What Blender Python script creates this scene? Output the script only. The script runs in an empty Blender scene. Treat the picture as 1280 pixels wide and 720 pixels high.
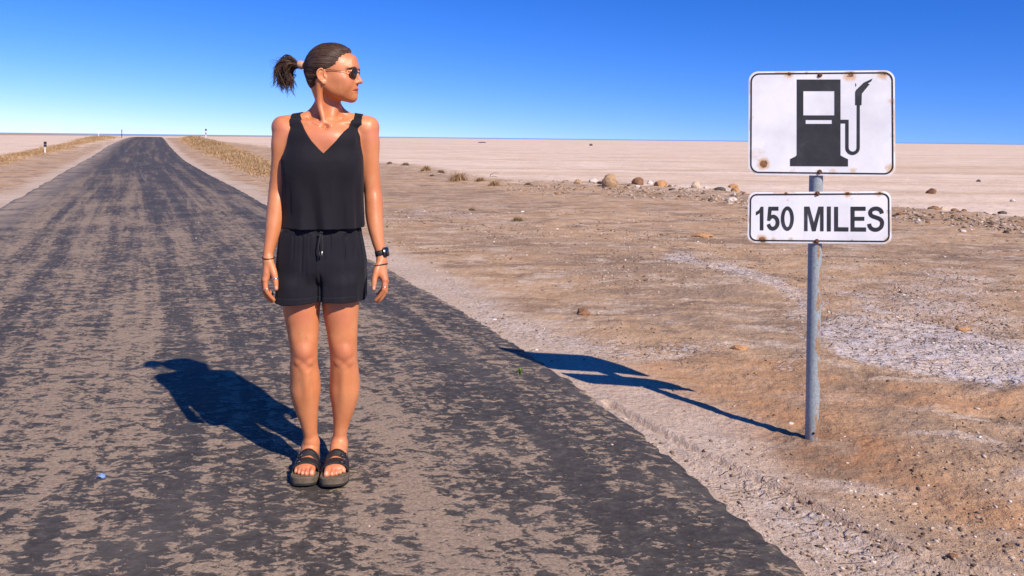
import bpy, bmesh, math, random
import numpy as np
from mathutils import Vector, Matrix

random.seed(7)
R = math.radians
S = bpy.context.scene
COL = S.collection

# ------------------------------------------------------------------ camera
F = 1005.0            # focal length in photo pixels (1280 wide)
HX, HY = 640.0, 172.6  # where the optical axis meets the photo
CH = 1.34             # camera height, metres
ROLL = 0.0110
cam_d = bpy.data.cameras.new('camera')
cam = bpy.data.objects.new('camera', cam_d)
COL.objects.link(cam)
cam_d.sensor_width = 36.0
cam_d.lens = F / 1280.0 * 36.0
cam_d.shift_y = -(360.0 - HY) / 1280.0
cam_d.clip_start = 0.05
cam_d.clip_end = 60000
cam.matrix_world = (Matrix.Translation((0, 0, CH)) @ Matrix.Rotation(R(90), 4, 'X')
                    @ Matrix.Rotation(ROLL, 4, 'Z'))
S.camera = cam

# ------------------------------------------------------------------ light
SUN_EL, SUN_AZ = R(41.5), R(39.5)     # azimuth: to the right of straight behind the camera
sd = Vector((math.sin(SUN_AZ) * math.cos(SUN_EL), -math.cos(SUN_AZ) * math.cos(SUN_EL), math.sin(SUN_EL)))
sun_d = bpy.data.lights.new('sun', 'SUN')
sun_d.energy = 5.0
sun_d.angle = R(0.53)
sun_d.color = (1.0, 0.91, 0.78)
sun = bpy.data.objects.new('sun', sun_d)
COL.objects.link(sun)
sun.location = sd * 30
sun.rotation_euler = (-sd).to_track_quat('-Z', 'Y').to_euler()

W = bpy.data.worlds.new('World')
S.world = W
W.use_nodes = True
wt = W.node_tree
wt.nodes.clear()
wo = wt.nodes.new('ShaderNodeOutputWorld')
wb = wt.nodes.new('ShaderNodeBackground')
sky = wt.nodes.new('ShaderNodeTexSky')
sky.sky_type = 'NISHITA'
sky.sun_disc = False
sky.sun_elevation = SUN_EL
sky.sun_rotation = math.atan2(sd.x, sd.y)
sky.altitude = 0
sky.air_density = 1.0
sky.dust_density = 0.0
sky.ozone_density = 6.0
# look up the sky a little above the true direction: keeps the yellow horizon band of the model out of the picture
tc = wt.nodes.new('ShaderNodeTexCoord')
mp = wt.nodes.new('ShaderNodeVectorMath'); mp.operation = 'MULTIPLY_ADD'
mp.inputs[1].default_value = (1, 1, 1.35); mp.inputs[2].default_value = (0, 0, 0.055)
# ... and a touch lower on the left, where the photo's sky is palest
tl = wt.nodes.new('ShaderNodeSeparateXYZ'); wt.links.new(tc.outputs['Generated'], tl.inputs[0])
tm = wt.nodes.new('ShaderNodeMath'); tm.operation = 'MULTIPLY'; tm.inputs[1].default_value = 0.075; wt.links.new(tl.outputs[0], tm.inputs[0])
tv = wt.nodes.new('ShaderNodeCombineXYZ'); wt.links.new(tm.outputs[0], tv.inputs[2])
ta = wt.nodes.new('ShaderNodeVectorMath'); ta.operation = 'ADD'
nm = wt.nodes.new('ShaderNodeVectorMath'); nm.operation = 'NORMALIZE'
wt.links.new(tc.outputs['Generated'], mp.inputs[0]); wt.links.new(mp.outputs[0], ta.inputs[0]); wt.links.new(tv.outputs[0], ta.inputs[1]); wt.links.new(ta.outputs[0], nm.inputs[0])
wt.links.new(nm.outputs[0], sky.inputs[0])
hs = wt.nodes.new('ShaderNodeHueSaturation')
hs.inputs['Hue'].default_value = 0.503
hs.inputs['Saturation'].default_value = 1.28
hs.inputs['Value'].default_value = 1.0
wt.links.new(sky.outputs[0], hs.inputs['Color'])
gm = wt.nodes.new('ShaderNodeMix'); gm.data_type = 'RGBA'; gm.blend_type = 'MULTIPLY'
gm.inputs[0].default_value = 1.0
gm.inputs[7].default_value = (0.72, 0.735, 1.12, 1)
wt.links.new(hs.outputs[0], gm.inputs[6])
wt.links.new(gm.outputs[2], wb.inputs['Color'])
wb.inputs['Strength'].default_value = 0.12
wt.links.new(wb.outputs[0], wo.inputs['Surface'])

S.render.engine = 'CYCLES'
S.view_settings.view_transform = 'Standard'
S.view_settings.look = 'None'
S.view_settings.gamma = 1.0
S.view_settings.exposure = 0.35
S.view_settings.use_curve_mapping = False


# ------------------------------------------------------------------ photo <-> world
def unroll(px, py):
    dx, dy = px - HX, py - HY
    c, s = math.cos(ROLL), math.sin(ROLL)
    return dx * c + dy * s, -dx * s + dy * c


def ray(px, py):
    x, y = unroll(px, py)
    return x / F, -y / F          # X and Z per metre of depth


def at(px, py, D):
    x, z = ray(px, py)
    return Vector((x * D, D, CH + z * D))


def gflat(px, py):
    x, z = ray(px, py)
    D = CH / max(-z, 1e-4)
    return x * D, D


# ------------------------------------------------------------------ scene helpers
def tag(o, label=None, cat=None, group=None, kind=None):
    if label: o['label'] = label
    if cat: o['category'] = cat
    if group: o['group'] = group
    if kind: o['kind'] = kind
    return o


def empty(name, loc=(0, 0, 0)):
    o = bpy.data.objects.new(name, None)
    o.empty_display_size = 0.1
    COL.objects.link(o)
    o.location = loc
    return o


def link(name, me, mat=None, parent=None, loc=None):
    o = bpy.data.objects.new(name, me)
    COL.objects.link(o)
    if mat: me.materials.append(mat)
    if parent: o.parent = parent
    if loc is not None: o.location = loc
    return o


def np_mesh(name, V, Q, smooth=True, attrs=None):
    """V (n,3), Q (m,4) or (m,3) int array"""
    me = bpy.data.meshes.new(name)
    V = np.asarray(V, np.float32); Q = np.asarray(Q, np.int32)
    k = Q.shape[1]
    me.vertices.add(len(V)); me.vertices.foreach_set('co', V.ravel())
    me.loops.add(Q.size); me.loops.foreach_set('vertex_index', Q.ravel())
    me.polygons.add(len(Q))
    me.polygons.foreach_set('loop_start', np.arange(0, Q.size, k, dtype=np.int32))
    me.polygons.foreach_set('loop_total', np.full(len(Q), k, np.int32))
    if smooth: me.polygons.foreach_set('use_smooth', np.ones(len(Q), bool))
    me.update(calc_edges=True)
    for an, av in (attrs or {}).items():
        av = np.asarray(av, np.float32)
        if av.ndim == 1:
            a = me.attributes.new(an, 'FLOAT', 'POINT'); a.data.foreach_set('value', av)
        else:
            a = me.attributes.new(an, 'FLOAT_VECTOR', 'POINT'); a.data.foreach_set('vector', av.ravel())
    return me


def bm_mesh(name, bm, smooth=True):
    me = bpy.data.meshes.new(name)
    bm.normal_update()
    bm.to_mesh(me); bm.free()
    if smooth:
        me.polygons.foreach_set('use_smooth', np.ones(len(me.polygons), bool))
    return me


def tubes(name, lines, seg=8, caps=True):
    """lines: list of (points, radii); one mesh of swept tubes"""
    Vs, Fs = [], []
    base = 0
    for pts, rad in lines:
        P = np.asarray([tuple(p) for p in pts], float)
        n = len(P)
        rad = np.broadcast_to(np.asarray(rad, float), (n,))
        T = np.gradient(P, axis=0)
        T /= np.linalg.norm(T, axis=1)[:, None] + 1e-12
        up = np.array([0, 0, 1.0]) if abs(T[0, 2]) < 0.9 else np.array([1.0, 0, 0])
        a = np.cross(T[0], up); a /= np.linalg.norm(a)
        A = np.zeros((n, 3))
        for i in range(n):
            a = a - T[i] * a.dot(T[i]); a /= np.linalg.norm(a) + 1e-12
            A[i] = a
        B = np.cross(T, A)
        th = np.arange(seg) / seg * 2 * np.pi
        ring = P[:, None] + rad[:, None, None] * (np.cos(th)[None, :, None] * A[:, None] + np.sin(th)[None, :, None] * B[:, None])
        Vs.append(ring.reshape(-1, 3))
        for i in range(n - 1):
            for j in range(seg):
                k = (j + 1) % seg
                Fs.append((base + i * seg + j, base + i * seg + k, base + (i + 1) * seg + k, base + (i + 1) * seg + j))
        if caps:
            Vs.append(P[[0, -1]])
            c0 = base + n * seg
            for j in range(seg):
                k = (j + 1) % seg
                Fs.append((base + k, base + j, c0, c0))
                Fs.append((base + (n - 1) * seg + j, base + (n - 1) * seg + k, c0 + 1, c0 + 1))
            base += 2
        base += n * seg
    me = bpy.data.meshes.new(name)
    me.from_pydata([tuple(v) for v in np.concatenate(Vs)], [], [tuple(dict.fromkeys(f)) for f in Fs])
    me.polygons.foreach_set('use_smooth', np.ones(len(me.polygons), bool))
    me.update()
    return me


def catmull(P, n=6):
    P = np.asarray(P, float)
    Q = np.vstack([2 * P[0] - P[1], P, 2 * P[-1] - P[-2]])
    out = []
    for i in range(1, len(Q) - 2):
        for t in np.arange(n) / n:
            a, b, c, d = Q[i - 1], Q[i], Q[i + 1], Q[i + 2]
            out.append(0.5 * (2 * b + (c - a) * t + (2 * a - 5 * b + 4 * c - d) * t * t + (3 * b - a - 3 * c + d) * t ** 3))
    out.append(Q[-2])
    return np.array(out)


# value noise in numpy (used for relief and for where dirt, salt and sand lie)
def _h(ix, iy, s):
    v = (ix * 374761393 + iy * 668265263 + s * 974634533) & 0x7fffffff
    v = ((v ^ (v >> 13)) * 1274126177) & 0x7fffffff
    return ((v ^ (v >> 16)) & 0xffff) / 65535.0


def vnoise(x, y, s=0):
    x = np.asarray(x, float); y = np.asarray(y, float)
    ix = np.floor(x).astype(np.int64); iy = np.floor(y).astype(np.int64)
    fx = x - ix; fy = y - iy
    fx = fx * fx * (3 - 2 * fx); fy = fy * fy * (3 - 2 * fy)
    a = _h(ix, iy, s); b = _h(ix + 1, iy, s); c = _h(ix, iy + 1, s); d = _h(ix + 1, iy + 1, s)
    return (a * (1 - fx) + b * fx) * (1 - fy) + (c * (1 - fx) + d * fx) * fy


def fbm(x, y, o=4, s=0):
    t = 0; amp = 0.5; tot = 0
    for i in range(o):
        t = t + amp * vnoise(x * 2 ** i + 17.3 * i, y * 2 ** i - 9.1 * i, s + i); tot += amp; amp *= 0.5
    return t / tot


def sstep(a, b, x):
    t = np.clip((x - a) / (b - a), 0, 1)
    return t * t * (3 - 2 * t)


# ------------------------------------------------------------------ node helper
class NT:
    def __init__(self, name):
        self.m = bpy.data.materials.new(name)
        self.m.use_nodes = True
        self.t = self.m.node_tree
        self.t.nodes.clear()
        self.out = self.t.nodes.new('ShaderNodeOutputMaterial')
        self.b = self.t.nodes.new('ShaderNodeBsdfPrincipled')
        self.t.links.new(self.b.outputs[0], self.out.inputs['Surface'])
        self.b.inputs['Specular IOR Level'].default_value = 0.3

    def put(self, sock, v):
        if v is None: return
        if isinstance(v, bpy.types.NodeSocket): self.t.links.new(v, sock)
        elif isinstance(v, (tuple, list)):
            d = sock.default_value
            sock.default_value = tuple(v) + ((1.0,) if len(d) == 4 and len(v) == 3 else ())
        else: sock.default_value = v

    def set(self, **kw):
        for k, v in kw.items():
            self.put(self.b.inputs[k.replace('_', ' ')], v)
        return self.m

    def geo(self): return self.t.nodes.new('ShaderNodeNewGeometry').outputs['Position']
    def obj(self): return self.t.nodes.new('ShaderNodeTexCoord').outputs['Object']
    def attr(self, n, out='Fac'):
        a = self.t.nodes.new('ShaderNodeAttribute'); a.attribute_name = n
        return a.outputs[out]

    def mapv(self, v, scale=(1, 1, 1), rot=(0, 0, 0), loc=(0, 0, 0)):
        n = self.t.nodes.new('ShaderNodeMapping')
        self.put(n.inputs[0], v)
        n.inputs['Scale'].default_value = scale; n.inputs['Rotation'].default_value = rot; n.inputs['Location'].default_value = loc
        return n.outputs[0]

    def noise(self, v, scale, detail=3, rough=0.55, dist=0.0, out=0):
        n = self.t.nodes.new('ShaderNodeTexNoise')
        self.put(n.inputs['Vector'], v)
        n.inputs['Scale'].default_value = scale; n.inputs['Detail'].default_value = detail
        n.inputs['Roughness'].default_value = rough; n.inputs['Distortion'].default_value = dist
        return n.outputs[out]

    def voro(self, v, scale, feature='F1', out='Distance', rnd=1.0):
        n = self.t.nodes.new('ShaderNodeTexVoronoi')
        n.feature = feature
        self.put(n.inputs['Vector'], v); n.inputs['Scale'].default_value = scale
        n.inputs['Randomness'].default_value = rnd
        return n.outputs[out]

    def ramp(self, f, stops, interp='LINEAR'):
        n = self.t.nodes.new('ShaderNodeValToRGB')
        n.color_ramp.interpolation = interp
        self.put(n.inputs[0], f)
        el = n.color_ramp.elements
        while len(el) < len(stops): el.new(0.5)
        for e, (p, c) in zip(el, stops):
            e.position = p
            e.color = (c, c, c, 1) if not isinstance(c, tuple) else c + (1,)
        return n.outputs[0]

    def mix(self, f, a, b, mode='MIX'):
        n = self.t.nodes.new('ShaderNodeMix')
        n.data_type = 'RGBA'; n.blend_type = mode
        self.put(n.inputs[0], f); self.put(n.inputs[6], a); self.put(n.inputs[7], b)
        return n.outputs[2]

    def math(self, op, a, b=None, c=None, clamp=False):
        n = self.t.nodes.new('ShaderNodeMath')
        n.operation = op; n.use_clamp = clamp
        self.put(n.inputs[0], a); self.put(n.inputs[1], b); self.put(n.inputs[2], c)
        return n.outputs[0]

    def mrange(self, v, a, b, c=0.0, d=1.0):
        n = self.t.nodes.new('ShaderNodeMapRange')
        n.interpolation_type = 'SMOOTHSTEP'
        self.put(n.inputs[0], v)
        for i, q in enumerate((a, b, c, d)): self.put(n.inputs[i + 1], q)
        return n.outputs[0]

    def bump(self, h, strength=0.5, dist=0.01, normal=None):
        n = self.t.nodes.new('ShaderNodeBump')
        n.inputs['Strength'].default_value = strength; n.inputs['Distance'].default_value = dist
        self.put(n.inputs['Height'], h)
        if normal is not None: self.put(n.inputs['Normal'], normal)
        return n.outputs[0]


def simple(name, col, rough=0.6, metal=0.0, var=0.15, scale=30, bump=0.0, spec=0.3):
    n = NT(name)
    nz = n.noise(n.obj(), scale, 4)
    c0 = tuple(max(0, c * (1 - var)) for c in col); c1 = tuple(min(1, c * (1 + var)) for c in col)
    n.set(Base_Color=n.ramp(nz, [(0.3, c0), (0.7, c1)]), Roughness=rough, Metallic=metal)
    n.b.inputs['Specular IOR Level'].default_value = spec
    if bump: n.set(Normal=n.bump(nz, bump, 0.01))
    return n.m


# ================================================================== GROUND AND ROAD
# right-hand edge of the road, (distance ahead, sideways) in metres, and its constant width
EDGE = np.array([(-30, 6.4), (-8, 2.9), (-2, 1.85), (0, 1.47), (1.2, 1.24), (2.45, 0.95), (3.72, 0.60), (5.0, 0.16), (7.1, -0.80),
                 (8.0, -1.20), (14.6, -4.35), (20.4, -7.05), (27, -10.2), (38, -15.35), (65, -27.7), (116, -50.4),
                 (150, -65.4), (230, -101.), (400, -176.)])
RW = 4.4
_rd = np.linspace(-30, 400, 4301)
_ed = np.interp(_rd, EDGE[:, 0], EDGE[:, 1])
_k = np.exp(-0.5 * (np.arange(-25, 26) / 9.0) ** 2); _k /= _k.sum()
_ed = np.convolve(np.pad(_ed, 25, mode='edge'), _k, 'valid')
_dx = np.gradient(_ed, _rd)
_cosr = 1 / np.sqrt(1 + _dx ** 2)


def edge_x(D): return np.interp(D, _rd, _ed)


def road_t(X, D):
    """perpendicular distance from the right edge, positive to the left (onto the road)"""
    # iterate on the foot point
    d = np.asarray(D, float).copy()
    for _ in range(3):
        ex = np.interp(d, _rd, _ed); sl = np.interp(d, _rd, _dx)
        d = np.clip(d + ((D - d) + (X - ex) * sl) / (1 + sl * sl), -30, 400)
    ex = np.interp(d, _rd, _ed); sl = np.interp(d, _rd, _dx)
    c = 1 / np.sqrt(1 + sl * sl)
    return ((ex - X) * c + (D - d) * -sl * c * -1 * 0 + (D - d) * sl * c), d


BANK = np.array([(0, 0), (40, 0), (52, .14), (65, .36), (90, .60), (116, .76), (132, .78), (150, .66), (180, .3), (230, 0), (9e4, 0)])
_bd = np.linspace(0, 300, 1201)
_bh = np.interp(_bd, BANK[:, 0], BANK[:, 1])
_bh = np.convolve(np.pad(_bh, 25, mode='edge'), _k, 'valid')


def bank(D): return np.interp(D, _bd, _bh)


def height(X, D, relief=True):
    X = np.asarray(X, float); D = np.asarray(D, float)
    t, d = road_t(X, D)
    off = np.maximum(np.maximum(-t, t - RW), 0)          # metres outside the road
    w = 1 - sstep(3.0, 13.0, off)
    z = bank(d) * w
    if relief:
        a = sstep(0.05, 0.9, off)
        r = np.hypot(X, D)
        near = 1 - sstep(18, 60, r)
        n1 = (fbm(X * 0.9, D * 0.9, 4, 3) - 0.5) * 0.07
        n2 = (fbm(X * 5, D * 5, 3, 11) - 0.5) * 0.026
        n3 = (vnoise(X * 26, D * 26, 5) - 0.5) * 0.008 + (vnoise(X * 60, D * 60, 6) - 0.5) * 0.005
        far = (fbm(X * 0.05, D * 0.05, 3, 8) - 0.5) * 0.10 * sstep(25, 80, r)
        # the bed beside the road drops a little, a shallow windrow further out
        z = z + a * (n1 + (n2 + n3) * near) + far * sstep(4, 14, off)
        ridge = crest(X, D)
        z = z + ridge * (0.03 + 0.10 * fbm(X * 2.2, D * 2.2, 4, 21))
        pd_ = np.hypot(X - PFX, D - PFD)
        z = z + 0.008 * np.exp(-(pd_ / 0.085) ** 2) * (0.6 + 0.8 * fbm(X * 14, D * 14, 3, 66))
        groove_d = poly_d(X, D, SHADE_GROOVE)
        z = z + near * (-0.016 * np.exp(-(groove_d / 0.022) ** 2) + 0.012 * np.exp(-((groove_d - 0.05) / 0.03) ** 2))
        z = z + sstep(0.0, 0.06, off) * (-0.004) + (1 - sstep(-0.10, -0.02, -np.minimum(t, RW - t))) * 0
    return z


def poly_d(X, D, pts, closed=False):
    """distance to a polyline given in ground metres"""
    P = np.asarray(pts, float)
    best = np.full(np.shape(X), 1e9)
    seg = list(zip(P[:-1], P[1:])) + ([(P[-1], P[0])] if closed else [])
    for a, b in seg:
        ab = b - a
        h = np.clip(((X - a[0]) * ab[0] + (D - a[1]) * ab[1]) / (ab.dot(ab) + 1e-9), 0, 1)
        best = np.minimum(best, np.hypot(X - a[0] - h * ab[0], D - a[1] - h * ab[1]))
    return best


def inside(X, D, pts):
    P = np.asarray(pts, float)
    c = np.zeros(np.shape(X), bool)
    for a, b in zip(P, np.roll(P, -1, 0)):
        cond = ((a[1] > D) != (b[1] > D)) & (X < (b[0] - a[0]) * (D - a[1]) / (b[1] - a[1] + 1e-12) + a[0])
        c ^= cond
    return c


def area(X, D, px, soft):
    """soft mask of a ground patch whose outline was read off the photo; soft in metres per metre of distance"""
    P = [gflat(*p) for p in px]
    d = poly_d(X, D, P, True)
    sgn = np.where(inside(X, D, P), 1, -1)
    return sstep(-1, 1, sgn * d / (soft * np.maximum(D, 1.5)))


CREST_PX = [(478, 206), (540, 214), (600, 226), (680, 229), (760, 232), (860, 238), (930, 247), (1020, 255), (1120, 263), (1200, 270), (1280, 278), (1400, 290)]
CREST = [gflat(*p) for p in CREST_PX]


def crest(X, D):
    d = poly_d(X, D, CREST)
    return np.exp(-(d / (0.035 * np.maximum(D, 3))) ** 2) * sstep(6, 9, D)


PFX, PFD = gflat(1015, 548.5)
SHADE_GROOVE = [gflat(*q) for q in [(760, 505), (815, 535), (880, 568), (960, 605), (1060, 655), (1130, 690), (1230, 722), (1400, 760)]]  # groove and low ridge added on the shoulder to give a thin shadow line


def build_ground():
    ang = np.concatenate([np.linspace(-180, -48, 90, endpoint=False), np.linspace(-48, 48, 1050, endpoint=False), np.linspace(48, 180, 90)])
    rad = np.concatenate([[0.0, 0.6, 1.2, 1.7], np.geomspace(1.95, 12, 620, endpoint=False), np.geomspace(12, 60, 200, endpoint=False),
                          np.geomspace(60, 1100, 100), [1400, 2000]])
    A, Rr = np.meshgrid(np.radians(ang), rad)
    X = np.sin(A) * Rr; D = np.cos(A) * Rr
    X = X.ravel(); D = D.ravel(); r = Rr.ravel()
    z = height(X, D)
    t, d = road_t(X, D)
    on = np.minimum(t, RW - t)
    z = z - sstep(0.02, 0.10 , on) * (0.03 + 0.0012 * r)
    z = np.where(r > 1101, -6.0, z)
    # ---- what lies where
    wx = (fbm(X * 1.3, D * 1.3, 4, 31) - 0.5); wy = (fbm(X * 1.3, D * 1.3, 4, 37) - 0.5)
    Xw = X + wx * 0.10 * np.maximum(D, 2); Dw = D + wy * 0.16 * np.maximum(D, 2)
    off = np.maximum(-t, t - RW)
    pale = area(Xw, Dw, [(440, 200), (478, 205), (600, 224), (760, 232), (930, 245), (1130, 263), (1300, 281), (1900, 340), (2500, 181), (700, 174), (200, 170), (-600, 166),(-900,190), (0, 200), (200, 176), (300, 180)], 0.03)
    shoulder = 1 - sstep(0.22, 0.75, off + 0.5 * wx)
    orange = area(Xw, Dw, [(700, 470), (800, 452), (900, 440), (1000, 458), (1130, 470), (1290, 480), (1290, 520), (1120, 520), (1060, 540), (1150, 580), (1290, 640), (1290, 690), (1120, 600), (960, 560), (840, 520), (770, 500)], 0.035)
    salt = np.maximum.reduce([
        area(Xw, Dw, [(1020, 390), (1110, 380), (1200, 400), (1300, 430), (1300, 482), (1200, 470), (1090, 452), (1010, 430)], 0.03),
        0.85 * area(Xw, Dw, [(830, 306), (880, 316), (960, 345), (1030, 372), (1040, 385), (1000, 392), (930, 355), (860, 330), (820, 314)], 0.02),
        0.75 * area(Xw, Dw, [(980, 370), (1010, 360), (1005, 470), (985, 470)], 0.02),
        0.72 * area(Xw, Dw, [(1015, 360), (1110, 325), (1290, 350), (1290, 450), (1100, 410)], 0.06),
        0.75 * area(Xw, Dw, [(530, 345), (640, 385), (760, 420), (900, 425), (880, 470), (740, 440), (640, 415)], 0.04),
        0.6 * area(Xw, Dw, [(470, 262), (560, 256), (650, 268), (660, 282), (560, 276), (470, 272)], 0.04),
        0.6 * area(Xw, Dw, [(860, 560), (960, 590), (1100, 680), (1150, 730), (1040, 730), (900, 620)], 0.04),
        0.5 * area(Xw, Dw, [(1180, 550), (1290, 575), (1290, 592), (1200, 575)], 0.03)])
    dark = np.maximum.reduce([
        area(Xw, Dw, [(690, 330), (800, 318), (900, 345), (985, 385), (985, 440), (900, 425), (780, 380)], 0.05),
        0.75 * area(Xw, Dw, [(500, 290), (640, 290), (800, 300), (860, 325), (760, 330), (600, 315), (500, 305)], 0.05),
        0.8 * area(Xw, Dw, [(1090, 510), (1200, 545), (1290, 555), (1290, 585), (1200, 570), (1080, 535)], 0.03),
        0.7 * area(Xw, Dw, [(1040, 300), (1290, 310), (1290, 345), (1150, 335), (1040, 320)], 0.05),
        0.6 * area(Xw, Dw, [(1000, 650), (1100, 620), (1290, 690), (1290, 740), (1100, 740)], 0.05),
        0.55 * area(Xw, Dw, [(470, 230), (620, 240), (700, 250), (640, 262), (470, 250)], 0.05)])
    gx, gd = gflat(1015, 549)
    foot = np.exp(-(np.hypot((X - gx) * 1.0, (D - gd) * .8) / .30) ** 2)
    cr = crest(Xw * 0.5 + X * 0.5, Dw * 0.5 + D * 0.5)
    nA, nR = len(ang), len(rad)
    i = np.arange(nR - 1)[:, None] * nA + np.arange(nA - 1)[None, :]
    Q = np.stack([i, i + 1, i + nA + 1, i + nA], -1).reshape(-1, 4)
    Q = Q[:, ::-1]
    me = np_mesh('ground', np.stack([X, D, z], 1), Q, True,
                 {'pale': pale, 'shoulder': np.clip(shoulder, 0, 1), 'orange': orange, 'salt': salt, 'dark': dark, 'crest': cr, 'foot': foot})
    n = NT('desert_ground')
    p = n.geo()
    big = n.noise(p, 0.35, 5, 0.6)
    mid = n.noise(p, 3.0, 6, 0.62)
    fine = n.noise(p, 32, 5, 0.65)
    grit = n.noise(p, 120, 3, 0.7)
    flow = n.noise(n.mapv(p, (0.6, 3.5, 1), (0, 0, R(-6))), 1.6, 6, 0.62, 0.6)
    col = n.ramp(mid, [(0.25, (0.30, 0.185, 0.105)), (0.5, (0.44, 0.285, 0.175)), (0.75, (0.56, 0.395, 0.265))])
    # packed greyish earth
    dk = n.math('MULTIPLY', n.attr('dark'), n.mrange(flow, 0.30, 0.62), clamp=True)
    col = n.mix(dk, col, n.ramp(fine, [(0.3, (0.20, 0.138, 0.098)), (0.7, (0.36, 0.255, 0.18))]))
    org = n.math('MULTIPLY', n.attr('orange'), n.mrange(mid, 0.15, 0.6), clamp=True)
    col = n.mix(org, col, n.ramp(flow, [(0.3, (0.33, 0.170, 0.085)), (0.65, (0.50, 0.295, 0.165))]))
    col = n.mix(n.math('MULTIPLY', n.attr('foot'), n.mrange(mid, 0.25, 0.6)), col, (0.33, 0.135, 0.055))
    # pale flat beyond the windrow of stones
    streak = n.noise(n.mapv(p, (0.03, 0.35, 1), (0, 0, R(-3))), 1.0, 7, 0.66, 0.3)
    col = n.mix(n.attr('pale'), col, n.ramp(streak, [(0.34, (0.53, 0.37, 0.25)), (0.48, (0.68, 0.51, 0.385)), (0.66, (0.77, 0.615, 0.51))]))
    sh = n.math('MULTIPLY', n.attr('shoulder'), n.mrange(mid, 0.2, 0.75, 1.0, 0.7), clamp=True)
    col = n.mix(sh, col, n.ramp(fine, [(0.3, (0.43, 0.325, 0.25)), (0.7, (0.62, 0.50, 0.415))]))
    pt = n.noise(n.mapv(p, (0.8, 1.5, 1), (0, 0, R(-10))), 0.95, 7, 0.68, 0.7)
    pd = n.math('MULTIPLY', n.mrange(pt, 0.49, 0.60, 0, 0.9), n.mrange(n.attr('pale'), 0.0, 0.7, 1.0, 0.0))
    pd = n.math('MULTIPLY', pd, n.mrange(n.attr('shoulder'), 0.0, 1.0, 1.0, 0.2))
    col = n.mix(pd, col, n.ramp(fine, [(0.3, (0.165, 0.108, 0.074)), (0.7, (0.31, 0.21, 0.142))]))
    # salt crust: white between clods
    crust = n.noise(n.mapv(p, (1, 1.5, 1)), 17, 5, 0.68, 0.4)
    sl = n.math('ADD', n.math('ADD', n.math('MULTIPLY', crust, 0.6), n.math('MULTIPLY', n.noise(n.mapv(p, (1, 1.4, 1)), 45, 4, 0.75), 0.55)), n.math('MULTIPLY', n.attr('salt'), 0.30))
    sl = n.math('ADD', sl, n.math('MULTIPLY', n.noise(p, 1.9, 5, 0.7), 0.36))
    sl = n.mrange(sl, 0.93, 1.10)
    sl = n.math('MULTIPLY', sl, n.mrange(n.attr('salt'), 0.02, 0.3), clamp=True)
    col = n.mix(n.math('MULTIPLY', sl, 0.9), col, (0.62, 0.55, 0.54))
    crs = n.math('MULTIPLY', n.attr('crest'), n.mrange(n.noise(n.mapv(p, (1, .7, 1)), 5, 6, .75), .40, .55), clamp=True)
    col = n.mix(crs, col, n.ramp(n.noise(p, 14, 5, .75), [(0.35, (0.16, 0.095, 0.058)), (0.5, (0.36, 0.235, 0.145)), (0.68, (0.62, 0.50, 0.41))]))
    gap = n.mrange(n.voro(n.mapv(n.mix(0.06, p, n.noise(p, 12, 3, 0.6, out=1)), (1, 1.5, 1)), 15, 'DISTANCE_TO_EDGE'), 0.03, 0.13, 1, 0)
    gap = n.math('MULTIPLY', gap, n.mrange(n.noise(p, 7, 4, 0.7), 0.42, 0.6))
    col = n.mix(n.math('MULTIPLY', n.math('MULTIPLY', gap, n.attr('salt')), 0.9, clamp=True), col, n.ramp(fine, [(0.3, (0.15, 0.10, 0.075)), (0.7, (0.33, 0.24, 0.175))]))
    # dark clods and grains
    clod = n.mrange(n.noise(n.mapv(p, (1, 1.3, 1)), 15, 5, 0.75), 0.62, 0.72)
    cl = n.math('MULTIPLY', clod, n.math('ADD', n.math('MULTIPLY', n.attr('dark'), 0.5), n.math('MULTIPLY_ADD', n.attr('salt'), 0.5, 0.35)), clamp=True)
    cl = n.math('MULTIPLY', cl, n.mrange(n.attr('pale'), 0.1, 0.9, 1.0, 0.12))
    col = n.mix(cl, col, (0.10, 0.066, 0.048))
    clod2 = n.mrange(n.noise(n.mapv(p, (1, 1.6, 1)), 42, 4, 0.8), 0.60, 0.70)
    zone = n.mrange(n.noise(p, 0.8, 5, 0.65), 0.42, 0.62)
    cl2 = n.math('MULTIPLY', n.math('MULTIPLY', clod2, zone), n.mrange(n.attr('pale'), 0.1, 0.9, 0.8, 0.05))
    col = n.mix(cl2, col, (0.15, 0.10, 0.072))
    lite = n.mrange(n.noise(n.mapv(p, (0.7, 1.5, 1), (0, 0, R(-8))), 2.4, 6, 0.7, 0.5), 0.50, 0.64, 0, 0.78)
    lite = n.math('MULTIPLY', lite, n.mrange(n.attr('orange'), 0, 1, 1.0, 0.35))
    col = n.mix(lite, col, n.ramp(fine, [(0.3, (0.42, 0.315, 0.235)), (0.7, (0.66, 0.535, 0.44))]))
    wht = n.mrange(n.noise(p, 24, 3, 0.8), 0.68, 0.74)
    wht = n.math('MULTIPLY', wht, n.mrange(n.attr('pale'), 0.0, 0.8, 0.75, 0.1))
    col = n.mix(wht, col, (0.66, 0.56, 0.50))
    col = n.mix(0.55, col, n.ramp(grit, [(0.3, (0.30, 0.29, 0.28)), (0.7, (0.72, 0.70, 0.69))]), 'OVERLAY')
    col = n.mix(n.mrange(big, 0.3, 0.7), col, n.mix(0.25, col, (0.30, 0.18, 0.10)))
    h = n.math('ADD', n.math('MULTIPLY', mid, 1.2), n.math('ADD', n.math('MULTIPLY', fine, 0.5), n.math('MULTIPLY', grit, 0.16)))
    h = n.math('ADD', h, n.math('MULTIPLY', cl, 0.25))
    h = n.math('ADD', h, n.math('MULTIPLY', cl2, 0.12))
    h = n.math('SUBTRACT', h, n.math('MULTIPLY', n.math('MULTIPLY', gap, n.attr('salt')), 0.5))
    n.set(Base_Color=col, Roughness=0.95, Normal=n.bump(h, 0.85, 0.035))
    n.b.inputs['Specular IOR Level'].default_value = 0.1
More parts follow.
